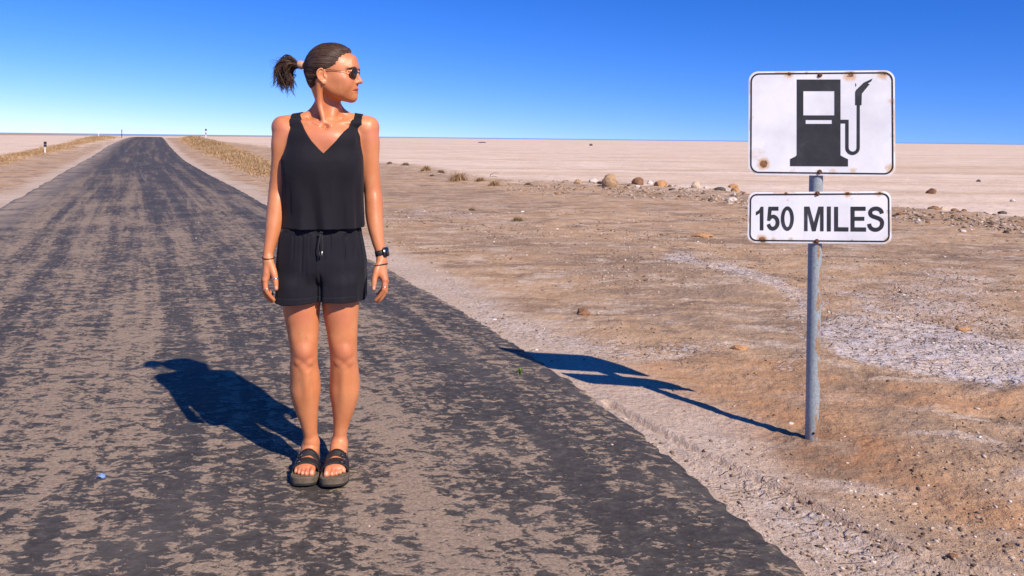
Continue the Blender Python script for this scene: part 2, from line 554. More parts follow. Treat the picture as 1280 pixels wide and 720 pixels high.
    tag(link('ground', me, n.m), kind='structure')

    # sea on the far horizon
    s = NT('sea_water')
    rip = s.noise(s.geo(), 0.05, 4)
    s.set(Base_Color=(0.17, 0.31, 0.52), Roughness=0.7, Normal=s.bump(rip, 0.3, 1.0))
    a = np.radians(np.linspace(-75, 75, 121))
    V = np.concatenate([np.stack([np.sin(a) * q, np.cos(a) * q, np.full_like(a, zz)], 1) for q, zz in ((1000, -1.2), (2500, -0.7), (30000, -0.7))])
    j = np.arange(120)
    Q = np.concatenate([np.stack([j + k * 121, j + k * 121 + 121, j + k * 121 + 122, j + k * 121 + 1], 1) for k in (0, 1)])
    tag(link('sea', np_mesh('sea', V, Q, True), s.m), kind='structure')


def road_z(X, D):
    X = np.asarray(X, float); D = np.asarray(D, float)
    t, d = road_t(X, D)
    return (height(X, D, False) + 0.014 + 0.0006 * np.maximum(D, 0) + 0.02 * np.sin(np.pi * np.clip(t / RW, 0, 1))
            + (fbm(X * 1.1, D * 1.1, 3, 61) - 0.5) * 0.022 + (fbm(X * 5, D * 5, 2, 63) - 0.5) * 0.006)


def build_road():
    Ds = np.concatenate([np.linspace(-14, 1.2, 40, endpoint=False), np.linspace(1.2, 14, 760, endpoint=False), np.geomspace(14, 200, 360)])
    nt = 40
    tt = np.linspace(0, RW, nt)
    ex = np.interp(Ds, _rd, _ed); sl = np.interp(Ds, _rd, _dx); c = 1 / np.sqrt(1 + sl * sl)
    s_len = np.concatenate([[0], np.cumsum(np.hypot(np.diff(ex), np.diff(Ds)))])
    jr = (fbm(s_len * 2.2, s_len * 0 + 3, 5, 51) - 0.5) * 0.045 + (vnoise(s_len * 22, s_len * 0, 53) - 0.5) * 0.03
    jl = (fbm(s_len * 1.2, s_len * 0 + 9, 4, 57) - 0.5) * 0.14
    T = np.broadcast_to(tt[None], (len(Ds), nt)).copy()
    fr = tt / RW
    T = T + jr[:, None] * (1 - fr[None]) ** 6 + jl[:, None] * fr[None] ** 6
    # across-road direction points left: (-c, -sl*c)
    X = ex[:, None] - T * c[:, None]
    D = Ds[:, None] - T * (-sl * c)[:, None] * -1 * -1
    D = Ds[:, None] + T * (sl * c)[:, None] * 1.0
    z = height(X, D, False)
    base = 0.014 + 0.0006 * np.maximum(Ds, 0)[:, None]
    camber = 0.02 * np.sin(np.pi * np.clip(T / RW, 0, 1))
    bumpz = (fbm(X * 1.1, D * 1.1, 3, 61) - 0.5) * 0.022 + (fbm(X * 5, D * 5, 2, 63) - 0.5) * 0.006
    edge = sstep(0, 0.08, np.minimum(T - T[:, :1], T[:, -1:] - T))
    zz = z + base + (camber + bumpz) * edge - 0.010 * (1 - edge)
    # skirts
    X = np.concatenate([X[:, :1], X, X[:, -1:]], 1); D = np.concatenate([D[:, :1], D, D[:, -1:]], 1)
    zz = np.concatenate([zz[:, :1] - 0.05, zz, zz[:, -1:] - 0.05], 1)
    T2 = np.concatenate([T[:, :1] - .02, T, T[:, -1:] + .02], 1)
    m = nt + 2
    i = np.arange(len(Ds) - 1)[:, None] * m + np.arange(m - 1)[None]
    Q = np.stack([i, i + m, i + m + 1, i + 1], -1).reshape(-1, 4)
    uv = np.stack([T2, np.broadcast_to(s_len[:, None], T2.shape), 0 * T2], -1).reshape(-1, 3)
    me = np_mesh('road', np.stack([X, D, zz], -1).reshape(-1, 3), Q, True, {'tuv': uv})
    n = NT('salt_road_surface')
    p = n.geo()
    uvw = n.attr('tuv', 'Vector')
    pos = n.t.nodes.new('ShaderNodeSeparateXYZ'); n.t.links.new(uvw, pos.inputs[0])
    wp = n.t.nodes.new('ShaderNodeSeparateXYZ'); n.t.links.new(p, wp.inputs[0])
    far = n.mrange(wp.outputs[1], 8, 30)
    # drifted sand in broken flakes, drawn out sideways by the wind
    q = n.mapv(p, (1.0, 1.55, 1), (0, 0, R(9)))
    pat = n.noise(q, 12.0, 8, 0.66, 0.8)
    pat2 = n.noise(n.mapv(p, (1.0, 2.0, 1), (0, 0, R(4))), 30.0, 6, 0.70, 0.6)
    broad = n.noise(p, 0.7, 5, 0.65)
    wheel = n.noise(n.mapv(uvw, (1.0, 0.012, 1)), 1.5, 3, 0.55)
    lanes = n.noise(n.mapv(uvw, (1.0, 0.03, 1), loc=(2, 0, 0)), 3.6, 5, 0.65)
    lane2 = n.noise(n.mapv(uvw, (1.0, 0.05, 1), loc=(7, 3, 0)), 14.0, 4, 0.65)
    s = n.math('ADD', n.math('MULTIPLY', pat, 0.60), n.math('MULTIPLY', pat2, 0.40))
    s = n.math('ADD', s, n.math('MULTIPLY_ADD', wheel, 0.28, -0.13))
    s = n.math('ADD', s, n.math('MULTIPLY_ADD', lanes, 0.32, -0.16))
    s = n.math('ADD', s, n.math('MULTIPLY_ADD', lane2, 0.14, -0.07))
    s = n.math('ADD', s, n.math('MULTIPLY_ADD', broad, 0.20, -0.10))
    # wheel-worn strips, wavering a little
    tt_ = n.math('ADD', pos.outputs[0], n.math('MULTIPLY_ADD', n.noise(n.mapv(uvw, (0, 0.25, 0)), 1.0, 3), 0.24, -0.12))
    for t0, w_, a_ in ((2.0, 0.17, -0.050), (0.42, 0.10, -0.040), (3.35, 0.16, -0.030), (1.15, 0.22, 0.022), (2.65, 0.20, 0.022)):
        dd = n.math('ABSOLUTE', n.math('SUBTRACT', tt_, t0))
        s = n.math('ADD', s, n.math('MULTIPLY', n.mrange(dd, w_, w_ * .25), a_))
    # worn smooth edge strip keeps darker; far away the carpet of sand is thinner
    s = n.math('SUBTRACT', s, n.math('MULTIPLY', n.mrange(pos.outputs[0], 1.0, 0.15), 0.008))
    s = n.math('SUBTRACT', s, n.math('MULTIPLY', far, 0.05))
    sand = n.mrange(s, 0.503, 0.535)
    grit = n.noise(p, 95, 4, 0.7)
    fine = n.noise(p, 26, 5, 0.65)
    dark = n.ramp(fine, [(0.28, (0.042, 0.035, 0.029)), (0.55, (0.070, 0.059, 0.050)), (0.8, (0.125, 0.106, 0.088))])
    dusty = n.mrange(n.noise(p, 1.4, 5, 0.65), 0.42, 0.75, 0.0, 0.5)
    dark = n.mix(dusty, dark, (0.135, 0.112, 0.093))
    sandc = n.ramp(grit, [(0.25, (0.20, 0.140, 0.095)), (0.5, (0.315, 0.226, 0.160)), (0.75, (0.44, 0.33, 0.245))])
    amt = n.math('MULTIPLY', sand, n.mrange(n.noise(p, 55, 4, 0.75), 0.25, 0.55, 0.55, 1.0))
    amt = n.math('MULTIPLY', amt, n.mrange(far, 0, 1, 0.95, 0.55))
    col = n.mix(amt, dark, sandc)
    # pale tyre-drawn streaks further off
    st = n.mrange(n.math('ADD', n.math('MULTIPLY', lanes, 0.6), n.math('MULTIPLY', lane2, 0.4)), 0.50, 0.66, 0, 0.55)
    col = n.mix(n.math('MULTIPLY', st, n.mrange(wp.outputs[1], 5, 16)), col, (0.235, 0.18, 0.138))
    # loose specks of chips
    sp = n.mrange(n.voro(p, 60), 0.10, 0.16, 1, 0)
    sp = n.math('MULTIPLY', sp, n.mrange(n.noise(p, 3, 3), 0.5, 0.62))
    col = n.mix(n.math('MULTIPLY', sp, 0.6), col, (0.03, 0.026, 0.024))
    # dusty margin
    # distant surface: dust film evens the pattern out
    lm = n.mrange(pos.outputs[0], RW - 1.1, RW + 0.1)
    lm = n.math('MULTIPLY', lm, n.mrange(n.noise(p, 1.5, 5), 0.3, 0.6))
    col = n.mix(lm, col, (0.33, 0.25, 0.185))
    h = n.math('ADD', n.math('MULTIPLY', s, 1.3), n.math('ADD', n.math('MULTIPLY', fine, 0.35), n.math('MULTIPLY', grit, 0.10)))
    n.set(Base_Color=col, Roughness=n.mrange(sand, 0, 1, 0.62, 0.95), Normal=n.bump(h, 0.6, 0.022))
    n.b.inputs['Specular IOR Level'].default_value = 0.10
    tag(link('road', me, n.m), kind='structure')


build_ground()
build_road()


def gz(X, D):
    return float(height(np.array([X]), np.array([D]))[0])


def ghit(px, py):
    """point of the ground seen at a photo pixel"""
    x, z = ray(px, py)
    D = np.geomspace(1.8, 500, 1500)
    g = height(x * D, D, False)
    below = np.nonzero(CH + z * D < g)[0]
    d = D[below[0]] if len(below) else 300.0
    return x * d, d


# ================================================================== THE WOMAN
PD = 3.17                                # her distance ahead of the camera
_pc = at(403, 560, PD)
PX0 = _pc.x
PZ0 = float(road_z(np.array([PX0]), np.array([PD - .08]))[0])   # road surface under her
S_ = PD / F                              # metres per photo pixel at her distance


SH = 0.21                                # she is turned a little towards the camera: her left side stands further back


def pp(px, py, dy=0.0):
    """local point (origin on the road under her) for a photo pixel at depth dy behind PD"""
    dy = dy + SH * (px - 405.0) * S_
    v = at(px, py, PD + dy)
    return np.array([v.x - PX0, dy, v.z - PZ0])


class Field:
    """signed-distance field on a grid, polygonised by surface nets"""
    def __init__(self, lo, hi, h):
        self.lo = np.array(lo, float); self.h = h
        self.n = np.ceil((np.array(hi) - self.lo) / h).astype(int) + 1
        self.f = np.full(self.n, 0.06, np.float32)

    def axes(self, lo, hi, pad):
        a = np.clip(np.floor((np.array(lo) - pad - self.lo) / self.h).astype(int), 0, self.n)
        b = np.clip(np.ceil((np.array(hi) + pad - self.lo) / self.h).astype(int) + 1, 0, self.n)
        sl = tuple(slice(x, y) for x, y in zip(a, b))
        g = [self.lo[i] + self.h * np.arange(a[i], b[i], dtype=np.float32) for i in range(3)]
        return sl, g[0][:, None, None], g[1][None, :, None], g[2][None, None, :]

    def add(self, lo, hi, fn, k=0.01):
        sl, x, y, z = self.axes(lo, hi, k + 0.055)
        if self.f[sl].size == 0: return
        d = np.broadcast_to(fn(x, y, z), self.f[sl].shape).astype(np.float32)
        a = self.f[sl]
        if k > 0:
            h = np.maximum(k - np.abs(a - d), 0) / k
            self.f[sl] = np.minimum(a, d) - h * h * k * 0.25
        else: self.f[sl] = np.minimum(a, d)

    def cut(self, lo, hi, fn, k=0.006):
        sl, x, y, z = self.axes(lo, hi, k + 0.03)
        if self.f[sl].size == 0: return
        d = -np.broadcast_to(fn(x, y, z), self.f[sl].shape).astype(np.float32)
        a = self.f[sl]
        h = np.maximum(k - np.abs(a - d), 0) / k
        self.f[sl] = np.maximum(a, d) + h * h * k * 0.25

    def chain(self, pts, rad, k=0.012, n=9, sy=1.0):
        """smooth tapered limb through pts; sy > 1 makes it deeper than wide"""
        pr = catmull(np.column_stack([np.asarray(pts, float), np.asarray(rad, float)]), n) if len(pts) > 2 else np.column_stack([np.asarray(pts, float), rad])
        P, r = pr[:, :3], np.maximum(pr[:, 3], 0.002)
        rm = r.max() * max(sy, 1)
        pad = k + 0.055
        sl, X, Y, Z = self.axes(P.min(0) - rm, P.max(0) + rm, pad)
        a0 = self.f[sl]
        if a0.size == 0: return
        best = np.full(a0.shape, 0.06, np.float32)
        st = [q.start for q in sl]
        for a, b, ra, rb in zip(P[:-1], P[1:], r[:-1], r[1:]):
            mm = max(ra, rb) * max(sy, 1) + k + .012
            s2, x, y, z = self.axes(np.minimum(a, b), np.maximum(a, b), mm)
            s2 = tuple(slice(q.start - o, q.stop - o) for q, o in zip(s2, st))
            ab = (b - a) / np.array([1, sy, 1])
            px, py, pz = x - a[0], (y - a[1]) / sy, z - a[2]
            t = np.clip((px * ab[0] + py * ab[1] + pz * ab[2]) / (ab.dot(ab) + 1e-12), 0, 1)
            d = np.sqrt((px - t * ab[0]) ** 2 + (py - t * ab[1]) ** 2 + (pz - t * ab[2]) ** 2) - (ra + t * (rb - ra))
            best[s2] = np.minimum(best[s2], d)
        if k > 0:
            h = np.maximum(k - np.abs(a0 - best), 0) / k
            self.f[sl] = np.minimum(a0, best) - h * h * k * 0.25
        else: self.f[sl] = np.minimum(a0, best)

    def ell(self, c, r, rot=None, k=0.012, cut=False, ck=0.006):
        c = np.asarray(c, float); r = np.asarray(r, float); rm = r.max()
        M = np.eye(3) if rot is None else np.asarray(rot, float)     # rows: local axes
        def fn(x, y, z):
            q = [(M[i, 0] * (x - c[0]) + M[i, 1] * (y - c[1]) + M[i, 2] * (z - c[2])) for i in range(3)]
            k0 = np.sqrt(sum((q[i] / r[i]) ** 2 for i in range(3)))
            k1 = np.sqrt(sum((q[i] / r[i] ** 2) ** 2 for i in range(3))) + 1e-9
            return k0 * (k0 - 1) / k1
        (self.cut if cut else self.add)(c - rm, c + rm, fn, ck if cut else k)

    def mesh(self, smooth=2):
        f = self.f
        s = f < 0
        nx, ny, nz = f.shape
        act = np.zeros((nx - 1, ny - 1, nz - 1), np.uint8)
        for i in (0, 1):
            for j in (0, 1):
                for k in (0, 1):
                    act += s[i:nx - 1 + i, j:ny - 1 + j, k:nz - 1 + k]
        I, J, K = np.nonzero((act > 0) & (act < 8))
        idx = np.full(act.shape, -1, np.int32)
        idx[I, J, K] = np.arange(len(I))
        cor = {}
        for i in (0, 1):
            for j in (0, 1):
                for k in (0, 1):
                    cor[(i, j, k)] = f[I + i, J + j, K + k].astype(np.float64)
        acc = np.zeros((len(I), 3)); cnt = np.zeros(len(I))
        ks = list(cor)
        for a in ks:
            for ax in range(3):
                if a[ax] == 0:
                    b = list(a); b[ax] = 1; b = tuple(b)
                    va, vb = cor[a], cor[b]
                    m = (va < 0) != (vb < 0)
                    t = np.where(m, va / np.where(m, va - vb, 1), 0)
                    for q in range(3):
                        acc[:, q] += np.where(m, a[q] + (t if q == ax else 0), 0)
                    cnt += m
        V = self.lo + self.h * (np.stack([I, J, K], 1) + acc / cnt[:, None])
        Qs = []
        for ax in range(3):
            u, v = (ax + 1) % 3, (ax + 2) % 3
            sa = [slice(1, -1)] * 3; sb = [slice(1, -1)] * 3
            sa[ax] = slice(0, -1); sb[ax] = slice(1, None)
            A = s[tuple(sa)]; B = s[tuple(sb)]
            e = np.argwhere(A != B)
            if not len(e): continue
            inn = A[e[:, 0], e[:, 1], e[:, 2]]
            e = e + 1; e[:, ax] -= 1
            def cell(du, dv):
                c = e.copy(); c[:, u] -= du; c[:, v] -= dv
                return idx[c[:, 0], c[:, 1], c[:, 2]]
            q = np.stack([cell(1, 1), cell(0, 1), cell(0, 0), cell(1, 0)], 1)
            q[~inn] = q[~inn][:, ::-1]
            Qs.append(q)
        Q = np.concatenate(Qs)
        Q = Q[(Q >= 0).all(1)]
        for it in range(smooth):
            for lam in (0.5, -0.52) if smooth > 1 else (0.4,):
                acc = np.zeros_like(V); cnt = np.zeros(len(V))
                for a, b in ((0, 1), (1, 2), (2, 3), (3, 0)):
                    for ii, jj in ((a, b), (b, a)):
                        for q in range(3): acc[:, q] += np.bincount(Q[:, ii], V[Q[:, jj], q], len(V))
                        cnt += np.bincount(Q[:, ii], minlength=len(V))
                V = V + lam * (acc / np.maximum(cnt, 1)[:, None] - V)
        return V, Q


def ring_fn(rows, n=2.3):
    """elliptic loft: rows of (z, cx, cy, rx, ry)"""
    r = np.array(sorted(map(tuple, rows)))
    zz = np.linspace(r[0, 0], r[-1, 0], 400)
    it = [np.interp(zz, r[:, 0], r[:, i]) for i in range(1, 5)]
    ker = np.exp(-0.5 * (np.arange(-24, 25) / 9.0) ** 2); ker /= ker.sum()
    it = [np.convolve(np.pad(q, 24, mode='edge'), ker, 'valid') for q in it]
    def fn(x, y, z):
        cx, cy, rx, ry = (np.interp(z, zz, q) for q in it)
        q = ((np.abs(x - cx) / rx) ** n + (np.abs(y - SH * x - cy) / ry) ** n) ** (1 / n)
        d = (q - 1) * np.minimum(rx, ry)
        return np.maximum(d, np.maximum(r[0, 0] - z, z - r[-1, 0]))
    return fn


def row(py, l, r_, dep, cy=0.0):
    a, b = pp(l, py), pp(r_, py)
    return ((a[2] + b[2]) / 2, (a[0] + b[0]) / 2, cy, (b[0] - a[0]) / 2, dep)


VOX = 0.0025
# ---- head frame: u forward, v towards her left, w up
HO = pp(411.8, 97.5, 0.01)
HA = R(84)
HU = np.array([math.sin(HA), -math.cos(HA), 0.0])
HV = np.array([math.cos(HA), math.sin(HA), 0.0])      # her left, away from the camera
_tp = R(2.0)
HW = np.array([0, 0, 1.0])
HM = np.stack([HU, HV, HW])


def hd(u, v, w): return HO + u * HU + v * HV + w * HW


def head_parts(f):
    E = lambda c, r, k=0.012, rot=None, cut=False, ck=0.006: f.ell(hd(*c), r, HM if rot is None else rot, k, cut, ck)
    E((0.004, 0, .046), (.0925, .074, .083), 0)
    E((.048, 0, .02), (.060, .064, .080), .03)
    E((.058, 0, -.030), (.050, .050, .060), .03)
    for s in (-1, 1):
        f.chain([hd(0.004, s * .053, -.026), hd(.030, s * .047, -.049), hd(.066, s * .029, -.068), hd(.090, s * .009, -.0775)], [.018, .017, .015, .0115], .03)
        E((.074, s * .040, -.014), (.026, .021, .026), .022)             # cheek
        E((.048, s * .044, -.034), (.042, .020, .034), .03)
        E((.050, s * .056, -.004), (.030, .012, .016), .02)             # cheekbone
        E((.096, s * .026, .037), (.012, .026, .008), .016)            # brow
        E((.106, s * .034, .017), (.017, .018, .013), cut=True, ck=.016)  # eye socket
        E((.086, s * .033, .017), (.0135, .0135, .0125), .003)
        f.chain([hd(.098, s * .022, .0235), hd(.101, s * .034, .0255), hd(.094, s * .047, .021)], [.0032, .0036, .003], .005)
        f.chain([hd(.098, s * .022, .0125), hd(.099, s * .034, .0095), hd(.093, s * .047, .013)], [.0028, .003, .0028], .005)
    E((.088, 0, -.048), (.024, .030, .024), .02)                        # muzzle
    E((.0955, 0, -.0755), (.0120, .0145, .0120), .018)                      # chin
    E((.097, 0, .055), (.012, .034, .030), .025)                        # forehead
    f.chain([hd(.103, 0, .030), hd(.112, 0, .012), hd(.122, 0, -.006), hd(.127, 0, -.014)], [.0075, .0075, .0085, .0088], .012)
    for s in (-1, 1):
        f.chain([hd(.116, s * .008, -.017), hd(.106, s * .0135, -.020)], [.0072, .0065], .007)
        f.ell(hd(.117, s * .007, -.0265), (.006, .0036, .004), HM, cut=True, ck=.004)
    # lips
    f.chain([hd(.095, -.023, -.0475), hd(.1085, -.010, -.0425), hd(.1115, 0, -.0432), hd(.1085, .010, -.0425), hd(.095, .023, -.0475)], [.0034, .0060, .0064, .0060, .0034], .004)
    f.chain([hd(.095, -.021, -.0495), hd(.1068, -.010, -.0535), hd(.1095, 0, -.0545), hd(.1068, .010, -.0535), hd(.095, .021, -.0495)], [.0032, .0064, .0070, .0064, .0032], .004)
    f.chain([hd(.0995, -.026, -.0488), hd(.1145, -.010, -.0484), hd(.1175, 0, -.0488), hd(.1145, .010, -.0484), hd(.0995, .026, -.0488)], [.001] * 5, .004) if False else None
    def slit(x, y, z):
        q = [HM[i, 0] * (x - HO[0]) + HM[i, 1] * (y - HO[1]) + HM[i, 2] * (z - HO[2]) for i in range(3)]
        return np.maximum(np.maximum(np.abs(q[2] + .0487 + 6 * q[1] ** 2 * 0.6) - .0013, np.abs(q[1]) - .027), .094 - q[0] - 12 * q[1] ** 2)
    f.cut(hd(.11, 0, -.048) - .03, hd(.11, 0, -.048) + .03, slit, .003)
    # ears
    for s in (-1, 1):
        nrm_ = HV * s * .93 + HU * .36
        fwd_ = HU * .93 - HV * s * .36
        up_ = HW * .98 - fwd_ * .20
        fwd_ = fwd_ * .98 + HW * .20
        ax = np.stack([fwd_, nrm_, up_])
        c = hd(-.004, s * .0775, .002)
        e = lambda a, b, h=0.0: c + fwd_ * a + up_ * b + nrm_ * h
        f.ell(e(-.001, .001, -.002), (.0155, .0055, .026), ax, .006)
        f.ell(e(.001, .002, .006), (.0095, .0070, .017), ax, cut=True, ck=.004)
        f.chain([e(.010, .004, .001), e(.0125, .016, .001), e(.006, .027, .002), e(-.005, .0275, .003), e(-.0145, .018, .004), e(-.0165, .004, .004), e(-.0125, -.010, .003), e(-.004, -.021, .002)],
                [.0022, .0030, .0034, .0034, .0034, .0032, .0030, .0030], .0025)      # helix
        f.chain([e(-.006, .016, .002), e(-.0085, .004, .003), e(-.006, -.007, .003), e(.002, -.012, .002)], [.0022, .0026, .0026, .0026], .002)
        f.ell(e(.001, -.0245, .001), (.0075, .0045, .0085), ax, .005)      # lobe
        f.ell(e(.0105, -.004, .002), (.0035, .0035, .0060), ax, .004)      # tragus


def torso_parts(f):
    rows = [row(150, 376, 436, .055, .025), row(158, 362, 450, .075, .012), row(168, 358, 454, .090), row(182, 357.5, 452.5, .098), row(200, 358, 451, .102), row(218, 358, 450, .100),
            row(240, 361, 447, .092), row(262, 362, 447, .090), row(285, 357.5, 448.5, .092), row(310, 353.5, 453, .098, .010),
            row(335, 352.5, 454, .098, .012), row(349, 356, 450, .080, .010)]
    lo = np.array([-.22, -.16, 0.70]); hi = np.array([.22, .17, 1.46])
    f.add(lo, hi, ring_fn(rows), .012)
    for cx in (384, 426):
        f.ell(pp(cx, 206, -.056), (.052, .046, .056), None, .05)
    # shoulder yoke
    for sx, ex in ((1, 353), (-1, 461)):
        nx = 409 - sx * 10
        f.chain([pp(nx - sx * -1.5, 133, .032), pp(409 - sx * 24, 146.5, .030), pp(ex, 157.5, .018)], [.026, .0235, .040], .022)
        f.chain([pp(406 - sx * 4, 157.5, -.052), pp(406 - sx * 24, 154, -.040), pp(ex, 155, -.012)], [.0085, .0085, .016], .02)  # collar bone
    # pectoral plane
    f.ell(pp(405, 176, -.045), (.115, .050, .060), None, .03)
    # neck
    f.chain([hd(-.020, 0, -.035), pp(409.5, 126, .022), pp(408.5, 142, .026), pp(406, 158, .02)], [.052, .0465, .0485, .058], .018)
    f.chain([hd(-.020, -.064, -.018), pp(399.5, 128, -.030), pp(403.5, 146, -.048), pp(405, 157, -.056)], [.014, .0125, .010, .008], .012)
    f.chain([pp(419, 132, .006), pp(414, 146, -.022), pp(408.5, 157, -.050)], [.014, .011, .008], .022)
    f.ell(pp(406.5, 158.5, -.070), (.009, .012, .009), None, cut=True, ck=.02)


def leg_parts(f):
    f.chain([pp(377, 335, .005), pp(377, 360, 0), pp(377, 384, -.004), pp(378.7, 410, -.006), pp(379.8, 432, -.008), pp(380.2, 445, -.008), pp(380, 458, 0), pp(381.3, 474, .012),
             pp(381.8, 488, .017), pp(383, 506, .018), pp(385.7, 525, .02), pp(388.2, 543, .022), pp(388.8, 553, .022), pp(388.6, 566, .03)],
            [.081, .077, .0705, .0605, .0535, .0515, .0535, .0575, .0580, .0470, .0345, .0265, .0255, .029], .008, 9, 1.03)
    f.chain([pp(427, 335, .005), pp(427, 360, 0), pp(426, 384, -.004), pp(427.5, 410, -.006), pp(429, 432, -.008), pp(429.6, 445, -.008), pp(430.2, 458, 0), pp(430.9, 474, .012),
             pp(430.8, 488, .017), pp(429.8, 506, .018), pp(427.3, 525, .02), pp(425, 543, .022), pp(424.2, 553, .022), pp(424, 566, .03)],
            [.081, .077, .0705, .0605, .0545, .0525, .0540, .0580, .0585, .0470, .0335, .0260, .0250, .029], .008, 9, 1.03)
    for mx, s in ((381.5, 1), (431.0, -1)):
        f.ell(pp(mx + s * 7.0, 482, .022), (.025, .032, .058), None, .018)     # inner calf
        f.ell(pp(mx - s * 7.5, 478, .020), (.024, .030, .054), None, .018)     # outer calf
        f.chain([pp(mx + s * 1.0, 466, -.044), pp(mx + s * 2.0, 490, -.036), pp(mx + s * 3.0, 512, -.010)], [.010, .008, .004], .02)   # shin
        f.ell(pp(mx - 3 + s * 6.5, 424, -.030), (.020, .025, .042), None, .016)   # muscle above the inner knee
        f.ell(pp(mx - 2 - s * 7.5, 416, -.026), (.021, .027, .058), None, .018)
    for cx, s in ((379.5, 1), (429.8, -1)):
        f.ell(pp(cx, 440, -.050), (.023, .018, .026), None, .024)          # kneecap
        f.ell(pp(cx - 6, 452.5, -.046), (.010, .009, .010), None, .016)
        f.ell(pp(cx + 6, 452.5, -.046), (.010, .009, .010), None, .016)
        f.ell(pp(cx, 459, -.044), (.012, .012, .014), None, .014)          # below the kneecap
    for ax_, (lx, rx) in ((388.4, (379.6, 397.6)), (424.3, (415.4, 432.6))):
        for q in (lx, rx):
            f.ell(pp(q + (ax_ - q) * .33, 554.5, .03), (.011, .013, .013), None, .012)  # ankle bones


# ---- feet (local ground frame: heel -> toe)
SOLE_H = 0.030
FEET = []
for (hx, hy, tx, ty, side) in ((389.0, 579.5, 378.0, 609.5, 1), (424.3, 579.5, 415.2, 611.5, -1)):
    a = at(hx, hy, PD + .075); _r = ray(tx, ty); _d = (CH - PZ0 - .006) / -_r[1]; b = (_r[0] * _d, _d)
    A = np.array([a.x - PX0, .085, 0.0]); B = np.array([b[0] - PX0, b[1] - PD, 0.0])
    FEET.append((A, B, side))


def foot_frame(i):
    A, B, side = FEET[i]
    fw = B - A; L = np.linalg.norm(fw); fw = fw / L
    lt = np.array([fw[1], -fw[0], 0.0]) * -1     # to the big-toe side is handled by sign
    lt = np.array([-fw[1], fw[0], 0.0])
    # fw ~ -y  ->  lt ~ +x (picture right)
    return A, fw, lt, L, side


def ft(i, s, t, z):
    A, fw, lt, L, side = foot_frame(i)
    return A + fw * s + lt * t + np.array([0, 0, z])


def foot_parts(f, i):
    A, fw, lt, L, side = foot_frame(i)
    m = side                                    # big toe on +t for picture-left foot, -t for the other
    z0 = SOLE_H - .003
    ank = pp(388.7, 556, .024) if i == 0 else pp(424.1, 556, .024)
    f.chain([ft(i, .022, 0, z0 + .026), ft(i, .07, 0, z0 + .030)], [.027, .030], .02)
    f.chain([ank + np.array([0, 0.004, .01]), ft(i, .064, 0, z0 + .050), ft(i, .122, m * .006, z0 + .026), ft(i, .165, m * .010, z0 + .020)], [.029, .030, .025, .020], .018)
    f.chain([ft(i, .10, -m * .014, z0 + .022), ft(i, .165, -m * .020, z0 + .018)], [.022, .018], .02)
    f.ell(ft(i, .182, 0, z0 + .018), (.042, .030, .018), None, .02)
    # toes
    for j, (t, l, r) in enumerate(((.027, .232, .0115), (.0075, .232, .0083), (-.0075, .226, .0078), (-.021, .217, .0073), (-.034, .205, .0070))):
        f.chain([ft(i, .178, m * t * .92, z0 + .016), ft(i, (.178 + l) / 2, m * t, z0 + .016), ft(i, l, m * t * 1.02, z0 + .0085)], [r * 1.05, r, r * .98], .004, 3)


def arm_parts(f):
    f.chain([pp(356, 164, .005), pp(353.2, 178, .004), pp(352.5, 198, .006), pp(350.3, 218, .010), pp(347.3, 238, .010), pp(346.3, 252, 0.0), pp(344.5, 268, -.012), pp(341.8, 284, -.028), pp(338.5, 302, -.043), pp(335.6, 316, -.052), pp(335.3, 325, -.056)],
            [.0435, .0425, .0400, .0375, .0345, .0355, .0345, .0300, .0240, .0195, .0190], .022, 9, 1.08)
    f.chain([pp(458.5, 164, .005), pp(461.2, 178, .004), pp(461.2, 198, .006), pp(463.2, 218, .010), pp(465.8, 238, .010), pp(467.3, 252, 0.0), pp(467.8, 268, -.012), pp(469.5, 284, -.028), pp(472.8, 302, -.043), pp(475.4, 314, -.050), pp(477, 325, -.056)],
            [.0435, .0425, .0400, .0370, .0345, .0355, .0345, .0305, .0245, .0200, .0190], .022, 9, 1.08)


def hand_parts(f):
    for mir in (0, 1):
        X = (lambda x: x) if not mir else (lambda x: 812.3 - x)
        P = lambda x, y, d: pp(X(x), y, d)
        K = [P(331.6, 349.5, -.088), P(330.3, 351.5, -.068), P(330.6, 350.5, -.048), P(331.8, 347.5, -.030)]
        wr = [P(335.8, 324, -.066), P(334.8, 324, -.060), P(334.6, 324, -.052), P(335.0, 324, -.045)]
        for w_, k_, r in zip(wr, K, (.0125, .0125, .012, .011)):
            f.chain([w_, (w_ + k_) / 2 + np.array([0.002 * (1 if not mir else -1), 0, 0]), k_], [.014, .0135, r], .012, 3)
        f.ell(P(336.5, 340, -.066), (.014, .030, .026), None, .015)
        F4 = [[(331.6, 349.5, -.088), (332.4, 361.5, -.094), (337.2, 369.5, -.088), (342.2, 375.0, -.080)],
              [(330.3, 351.5, -.068), (331.0, 364.0, -.070), (335.6, 373.0, -.064), (340.6, 377.0, -.056)],
              [(330.6, 350.5, -.048), (331.4, 363.0, -.049), (336.2, 371.0, -.044), (341.0, 374.5, -.037)],
              [(331.8, 347.5, -.030), (332.6, 357.5, -.031), (336.6, 364.0, -.026), (340.4, 367.5, -.020)]]
        RR = [(.0105, .0090, .0078, .0066), (.0105, .0090, .0078, .0066), (.0100, .0085, .0074, .0063), (.0088, .0074, .0064, .0056)]
        for q, r in zip(F4, RR):
            f.chain([P(*c) for c in q], r, .0035, 4)
            f.ell(P(*q[1]), (r[1] * 1.08, r[1] * 1.12, r[1] * 1.05), None, .003)
        f.chain([P(337.2, 327, -.072), P(341.2, 338, -.090), P(343.9, 347.5, -.099), P(344.7, 354.5, -.104), P(345.3, 361, -.107)], [.0130, .0135, .0108, .0095, .0075], .009, 4)


